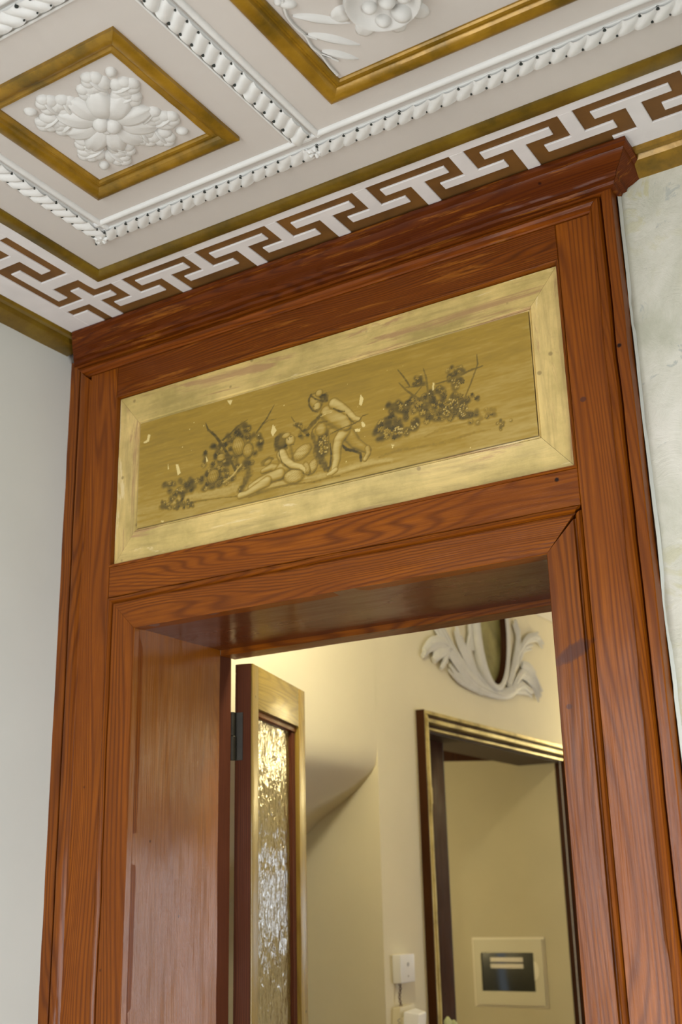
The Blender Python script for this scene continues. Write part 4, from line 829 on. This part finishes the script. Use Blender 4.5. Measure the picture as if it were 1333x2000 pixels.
box('inner_stile_edge', (-.380, 2.0885, 0), (-.334, 2.100, 2.147), plain('black_gap', (.01, .008, .006), .6), fd)
MB().add([(-1.45, YV-.014, 2.235), (-.273, YV-.014, 2.163), (-.273, YV-.014, 2.30), (-1.45, YV-.014, 2.30), (-1.45, YV-.0005, 2.235), (-.273, YV-.0005, 2.163), (-.273, YV-.0005, 2.30), (-1.45, YV-.0005, 2.30)],
    [(0,1,2,3),(4,7,6,5),(0,4,5,1),(1,5,6,2),(2,6,7,3),(3,7,4,0)]).build('lintel', WFD, fd)
hg = MB(); tube(hg, [(-.322, 1.945, 1.915), (-.322, 1.945, 2.012)], .0085, 10); hg_ = hg.build('hinge', METAL, fd, 50)
hb_ = MB(); tube(hb_, [(-.320, 1.9475, 1.918), (-.320, 1.9475, 1.975)], .0105, 10); tube(hb_, [(-.320, 1.9475, 1.982), (-.320, 1.9475, 2.006)], .007, 10); hb_.build('hinge_barrel', BRASS, hg_, 50)
# recessed switch panel
eb = thing('fuse_box', 'cream flush fuse box with a smoked window on the vestibule wall', 'fuse box', (-.546, YV-.0002, 1.296))
def E(x, z): return x+.534, z-1.298
def ring(name, o4, i4, y0, y1, m, parent):
    mb = MB(); a0, b0, a1, b1 = o4; c0, e0, c1, e1 = i4
    mb.box((a0, y0, b0), (a1, y1, e0)); mb.box((a0, y0, e1), (a1, y1, b1)); mb.box((a0, y0, e0), (c0, y1, e1)); mb.box((c1, y0, e0), (a1, y1, e1)); return mb.build(name, m, parent)
o_ = box('back_plate', (-.167, -.004, -.138), (.168, .0, .138), CPL, eb)
ring('cover', (-.158, -.130, .160, .130), (-.125, -.076, .119, .077), -.014, -.004, plain('yellowed_plastic', (.52, .47, .30), .45), eb)
box('smoked_window', (-.125, -.009, -.076), (.119, -.0045, .077), SMOKE, eb, .0012)
for zz in (.040, .0145): box('label_strip', (-.082, -.0105, zz), (.068, -.009, zz+.018), LABEL, eb)
mb = MB(); N = 16
for y in (-.0165, -.0141):
    for j in range(N): a = -math.pi/2+math.pi*j/(N-1); mb.v.append((.119+math.cos(a)*.022, y, .006+math.sin(a)*.036))
mb.f += [list(range(N)), list(range(N, 2*N))] + [[j, (j+1) % N, N+(j+1) % N, N+j] for j in range(N)]; mb.build('finger_pull', CPL, eb)
# junction box, cord, intercom
jb = thing('chime_box', 'small white chime box on the cream wall above the intercom handset', 'wall box', (XW, 1.555, 1.396))
o = box('housing', (.0, -.046, -.041), (.030, .046, .041), WPL, jb, .004)
for zz in (.012, -.022):
    mb = MB(); tube(mb, [(.0302, .0, zz), (.0315, .0, zz)], .006 if zz > 0 else .003, 12, up=Vector((0, 1, 0))); mb.build('sound_hole', plain('grey_plastic', (.5, .5, .5), .5), jb)
mb = MB()
for ph in (0, math.pi):
    tube(mb, [(XW+.014+.0022*math.cos(ph+i*.9), 1.527+.0045*math.sin(ph+i*.9)+.0035*math.sin(i*.4), 1.3545-i*.0034) for i in range(20)], .0016, 6)
tag(mb.build('twisted_cord', CORD, None, 60), 'short twisted brown cord between chime box and intercom', 'cord')
ic = thing('intercom', 'white intercom handset hanging on the cream wall below the chime box', 'intercom', (XW, 1.53, 1.19))
mb = MB().add([(0,-.05,-.11),(.030,-.045,-.11),(.030,.075,-.11),(0,.08,-.11),(0,-.03,.095),(.026,-.025,.100),(.026,.065,.103),(0,.07,.100)],[(0,1,2,3),(4,5,6,7),(0,1,5,4),(1,2,6,5),(2,3,7,6),(3,0,4,7)])
bevel(mb.build('base', CPL, ic), .004)
mb = MB().add([(.034,-.040,-.10),(.072,-.032,-.10),(.072,.022,-.10),(.034,.030,-.10),(.034,-.022,.088),(.070,.012,.078),(.070,.062,.080),(.034,.055,.092)],[(0,1,2,3),(4,5,6,7),(0,1,5,4),(1,2,6,5),(2,3,7,6),(3,0,4,7)])
bevel(mb.build('handset', WPL, ic), .006, 3)
mb = MB(); tube(mb, [(.030+.004*math.cos(i*1.1), -.045+.004*math.sin(i*1.1), .07-i*.002) for i in range(80)], .0012, 5); mb.build('coiled_cord', plain('grey_cord', (.25, .24, .2), .6), ic, 60)
box('cradle', (.0262, -.02, -.03), (.0345, .05, .07), CPL, ic, .002)
# plant tips
va = thing('flower_vase', 'two pale green flower buds at the foot of the far door frame', 'flowers', (-.07, 1.74, 0))
mb = MB(); pr = [(.06, 0), (.10, .08), (.11, .25), (.07, .45), (.045, .55), (.06, .60), (.052, .60), (.035, .55)]
for q, z in pr:
    for j in range(20): mb.v.append((math.cos(j*math.pi/10)*q, math.sin(j*math.pi/10)*q, z))
for i in range(len(pr)-1):
    for j in range(20): mb.f.append([i*20+j, i*20+(j+1) % 20, (i+1)*20+(j+1) % 20, (i+1)*20+j])
mb.f.append(list(range(20))); mb.build('vase', CLAY, va, 60)
for dx, dy, zt in ((-.100, -.030, 1.247), (-.100, .011, 1.234)):
    mb = MB(); tube(mb, [(0, 0, .4), (dx*.4, dy*.4, .8), (dx, dy, zt-.03)], .003, 6); mb.build('stalk', BUD, va, 60)
    mb = MB(); tube(mb, [(dx, dy, zt-.045), (dx, dy, zt-.03), (dx, dy, zt-.012), (dx, dy, zt)], [.004, .014, .013, .003], 10); mb.build('bud', BUD, va, 60)

# oval medallion with plaster leaves over the far doorway
yc, zc, ra, rb = 2.380, 2.640, .128, .246
md = thing('oval_medallion', 'oval olive medallion in a white plaster acanthus surround above the far door', 'ornament', (XW, yc, zc))
N = 48
def oval(rs, name, m):
    mb = MB()
    for a_, b_, d in rs:
        for j in range(N): th = 2*math.pi*j/N; mb.v.append((d, math.cos(th)*a_, math.sin(th)*b_))
    for i in range(len(rs)-1):
        for j in range(N): mb.f.append([i*N+j, i*N+(j+1) % N, (i+1)*N+(j+1) % N, (i+1)*N+j])
    if rs[-1][0] < .01: pass
    return mb.build(name, m, md, 60)
oval([(ra+.045, rb+.030, .001), (ra+.045, rb+.030, .018), (ra+.030, rb+.024, .030), (ra+.012, rb+.012, .034), (ra+.002, rb+.002, .030), (ra, rb, .026)], 'oval_rim', PLA)
oval([(ra, rb, .027), (ra-.006, rb-.006, .010), (ra-.010, rb-.010, .004)], 'inner_band', WFD)
oval([(ra-.009, rb-.009, .004), (ra*.5, rb*.5, .0035), (.001, .001, .0035)], 'medallion_field', OVALM)
cur = {"a": [[2.4263, 2.3615], [2.2928, 2.3647], [2.1676, 2.3839], [2.0811, 2.4299], [2.0068, 2.4765], [1.9439, 2.5238], [1.8994, 2.5558]], "b": [[2.2949, 2.3789], [2.2137, 2.4135], [2.1474, 2.4677], [2.0926, 2.5228], [2.0683, 2.5735]], "c": [[2.2341, 2.4073], [2.1782, 2.4634], [2.1721, 2.5365], [2.2295, 2.6079]], "d": [[1.9968, 2.4748], [1.9299, 2.4836], [1.8528, 2.4682], [1.7942, 2.4325]], "d2": [[1.9768, 2.4715], [1.9063, 2.4422], [1.8653, 2.4095]], "e": [[1.9915, 2.4717], [1.9623, 2.4292], [1.9194, 2.3874]], "f": [[2.2693, 2.3522], [2.1446, 2.3671], [2.0652, 2.3826], [1.9994, 2.4129]], "g": [[2.403, 2.3584], [2.5347, 2.3831], [2.6644, 2.4302], [2.7762, 2.4179]], "h": [[2.5477, 2.3897], [2.6174, 2.4434], [2.6866, 2.4834], [2.7847, 2.4622], [2.8521, 2.405]], "i": [[2.5275, 2.4112], [2.5887, 2.4887], [2.64, 2.5718], [2.6667, 2.6527], [2.6381, 2.7039]], "j": [[2.6083, 2.5316], [2.6943, 2.5961], [2.7672, 2.6446], [2.8786, 2.6746], [2.9424, 2.6536]], "k": [[2.6811, 2.5229], [2.7567, 2.5192], [2.8165, 2.4923], [2.8847, 2.435]], "l": [[2.5587, 2.4547], [2.6582, 2.5344], [2.7196, 2.5952], [2.8162, 2.6269]], "m": [[2.597, 2.3963], [2.6726, 2.4065], [2.7222, 2.4031]]}
rad = dict(a=.034, b=.026, c=.020, d=.040, d2=.036, e=.022, f=.022, g=.030, h=.022, i=.030, j=.022, k=.020, l=.018, m=.02)
cur['a2'] = [[y-.02, 2*zc-z] for y, z in cur['a']]; rad['a2'] = .03; cur['i2'] = [[y, 2*zc-z] for y, z in cur['h']]; rad['i2'] = .025
cur['c2'] = [[2.20, 2.50], [2.19, 2.60], [2.23, 2.72]]; rad['c2'] = .022
for k in list(cur):
    rad[k] *= .62; q = cur[k]
    if len(q) >= 4:
        for m_i, off in ((1, .026), (2, -.024)):
            nk = k+'_'+str(m_i); cut = q[:-1] if m_i == 1 else q
            cur[nk] = [[y+off*(.3+.7*i/len(q))*(.7), z+off*(.3+.7*i/len(q))] for i, (y, z) in enumerate(cut)]; rad[nk] = rad[k]*.72
for k in list(cur):      # keep the leaves clear of the oval itself
    cur[k] = [[yc+(y-yc)*max(1, 1.16/max(.01, math.hypot((y-yc)/ra, (z-zc)/rb))), zc+(z-zc)*max(1, 1.10/max(.01, math.hypot((y-yc)/ra, (z-zc)/rb)))] for y, z in cur[k]]
for k, pts in cur.items():
    pts = [[y, min(z, H-.03)] for y, z in pts]
    P = smooth_path([(.012, y-yc, z-zc) for y, z in pts], 5); n = len(P); mb = MB()
    tube(mb, P, [rad[k]*(.35+.75*math.sin(math.pi*min(.93, .25+.70*i/n))) for i in range(n)], 8, .5, up=Vector((1, 0, 0)))
    # raised midrib
    tube(mb, [p+Vector((rad[k]*.42, 0, 0)) for p in P], [rad[k]*.26*(1-.7*i/n) for i in range(n)], 6, 1, up=Vector((1, 0, 0)))
    mb.build('acanthus_leaf', PLA, md, 60)

# ceiling lamp of the next room, hidden behind the casing from here
lp_ = thing('pendant_lamp', 'frosted glass pendant lamp hanging in the next room', 'lamp', (.05, 3.8, 2.45))
mb = MB()
for i in range(9):
    ph = -math.pi/2+math.pi*i/8
    for j in range(16): mb.v.append((math.cos(ph)*.09*math.cos(j*math.pi/8), math.cos(ph)*.09*math.sin(j*math.pi/8), math.sin(ph)*.07))
for i in range(8):
    for j in range(16): mb.f.append([i*16+j, i*16+(j+1) % 16, (i+1)*16+(j+1) % 16, (i+1)*16+j])
mb.build('lamp_shade', SHADE, lp_, 60); mb = MB(); tube(mb, [(0, 0, .07), (0, 0, .43)], .006, 8); mb.build('lamp_rod', BRASS, lp_, 60)
lamp_light((.05, 3.8, 2.30), 15, (1, .84, .42), .09)
lamp_light((.36, .52, 2.62), 26, (1, .93, .70), .05)  # added fill light for the return wall of the recess
lamp_light((2.3, 3.4, 2.3), 7, (1, .92, .68), .12)
lamp_light((-1.2, 2.05, 1.75), 15, (1, .90, .62), .05)  # added fill light for the vestibule wall
l2 = copy_tree(lp_); l2.location = (2.3, 3.4, 2.44); l2['label'] = 'second frosted pendant lamp of the next room, nearer the doorway'
lp_['group'] = l2['group'] = 'pendant lamps of the next room'
for nm_, lb, loc in (('ceiling_lamp', 'unseen fill lamp added near the ceiling to lighten the recess wall', (.36, .52, 2.80)), ('vestibule_fill_lamp', 'unseen fill lamp added to lighten the vestibule beyond the far door', (-1.46, 2.05, 1.75))):  # bodies of the two added fill lamps, both out of view
    t = thing(nm_, lb, 'lamp', loc); mb = MB()
    for i in range(7):
        ph = -math.pi/2+math.pi*i/6
        for j in range(14): mb.v.append((math.cos(ph)*.06*math.cos(j*math.pi/7), math.cos(ph)*.06*math.sin(j*math.pi/7), math.sin(ph)*.05))
    for i in range(6):
        for j in range(14): mb.f.append([i*14+j, i*14+(j+1) % 14, (i+1)*14+(j+1) % 14, (i+1)*14+j])
    mb.build('lamp_shade', SHADE, t, 60)
    box('lamp_base', (-.03, -.03, .045) if nm_[0] == 'c' else (-.038, -.03, -.03), (.03, .03, .0695) if nm_[0] == 'c' else (-.02, .03, .03), BRASS, t)

# ================================================================ GLAZED DOOR LEAF (open into the next room)
lf = thing('glazed_door_leaf', 'narrow glazed wooden door leaf standing open behind the surround', 'door', (-.010, .372, 0))
lf.rotation_euler = (0, 0, math.radians(16.5))
# local axes: x = thickness towards the room centre (0 .. .0435), y = along the leaf
TH = .0435; ZT = 2.137; LW = .424
def lbox(nm, y0, z0, y1, z1, m, x0=0, x1=TH, bev=.0015, parent=None): return box(nm, (x0, y0, z0), (x1, y1, z1), m, parent or lf, bev)
WLZ2 = WLZ
hs = lbox('stile', 0, .02, .044, ZT, WLD, 0, TH-.004); hs['label'] = 'dark brown hinge-side stile'
lbox('stile_face', .0003, .02, .0438, ZT-.0005, WLZ, TH-.0039, TH, .001)
lbox('stile', .3680, .02, LW, ZT, WLZ)
lbox('top_rail', .0442, 2.035, .3678, ZT, WLX); lbox('bottom_rail', .0442, .02, .3678, .30, WLX)
lbox('glazing_bead', .0445, 2.020, .3675, 2.0345, WX, .012, TH-.007, .004)
lbox('glazing_bead', .338, .30, .3675, 2.0195, WLD, .010, TH-.010, .004)
lbox('glazing_bead', .0445, .30, .052, 2.0195, WLD, .010, TH-.012, .002)
gl = MB(); ny, nz = 80, 260
for i in range(nz+1):
    for j in range(ny+1):
        y = .052+.286*j/ny; z = .30+1.72*i/nz
        gl.v.append((.024+.0014*noise.noise(Vector((y*60, z*22, 0)))+.0004*noise.noise(Vector((y*150, z*50, 5))), y, z))
for i in range(nz):
    for j in range(ny): q = i*(ny+1)+j; gl.f.append([q, q+1, q+ny+2, q+ny+1])
gl.box((.017, .052, .30), (.0185, .338, 2.02))
g_ = gl.build('rippled_pane', GLASS, lf); g_.data.shade_smooth()
# hinge between leaf and jamb
hn = MB(); tube(hn, [(-.0045, -.0102, 1.912), (-.0045, -.0102, 1.966)], .0092, 12); tube(hn, [(-.0045, -.0105, 1.968), (-.0045, -.0105, 2.022)], .0078, 12); hn.box((-.013, -.0125, 1.914), (-.0045, -.0095, 2.020))
ho = hn.build('hinge', METAL, lf, 50); ho['label'] = 'black iron butt hinge'
box('hinge_plate', (.0005, -.0022, 1.912), (.020, -.0002, 2.022), METAL, ho)
#END
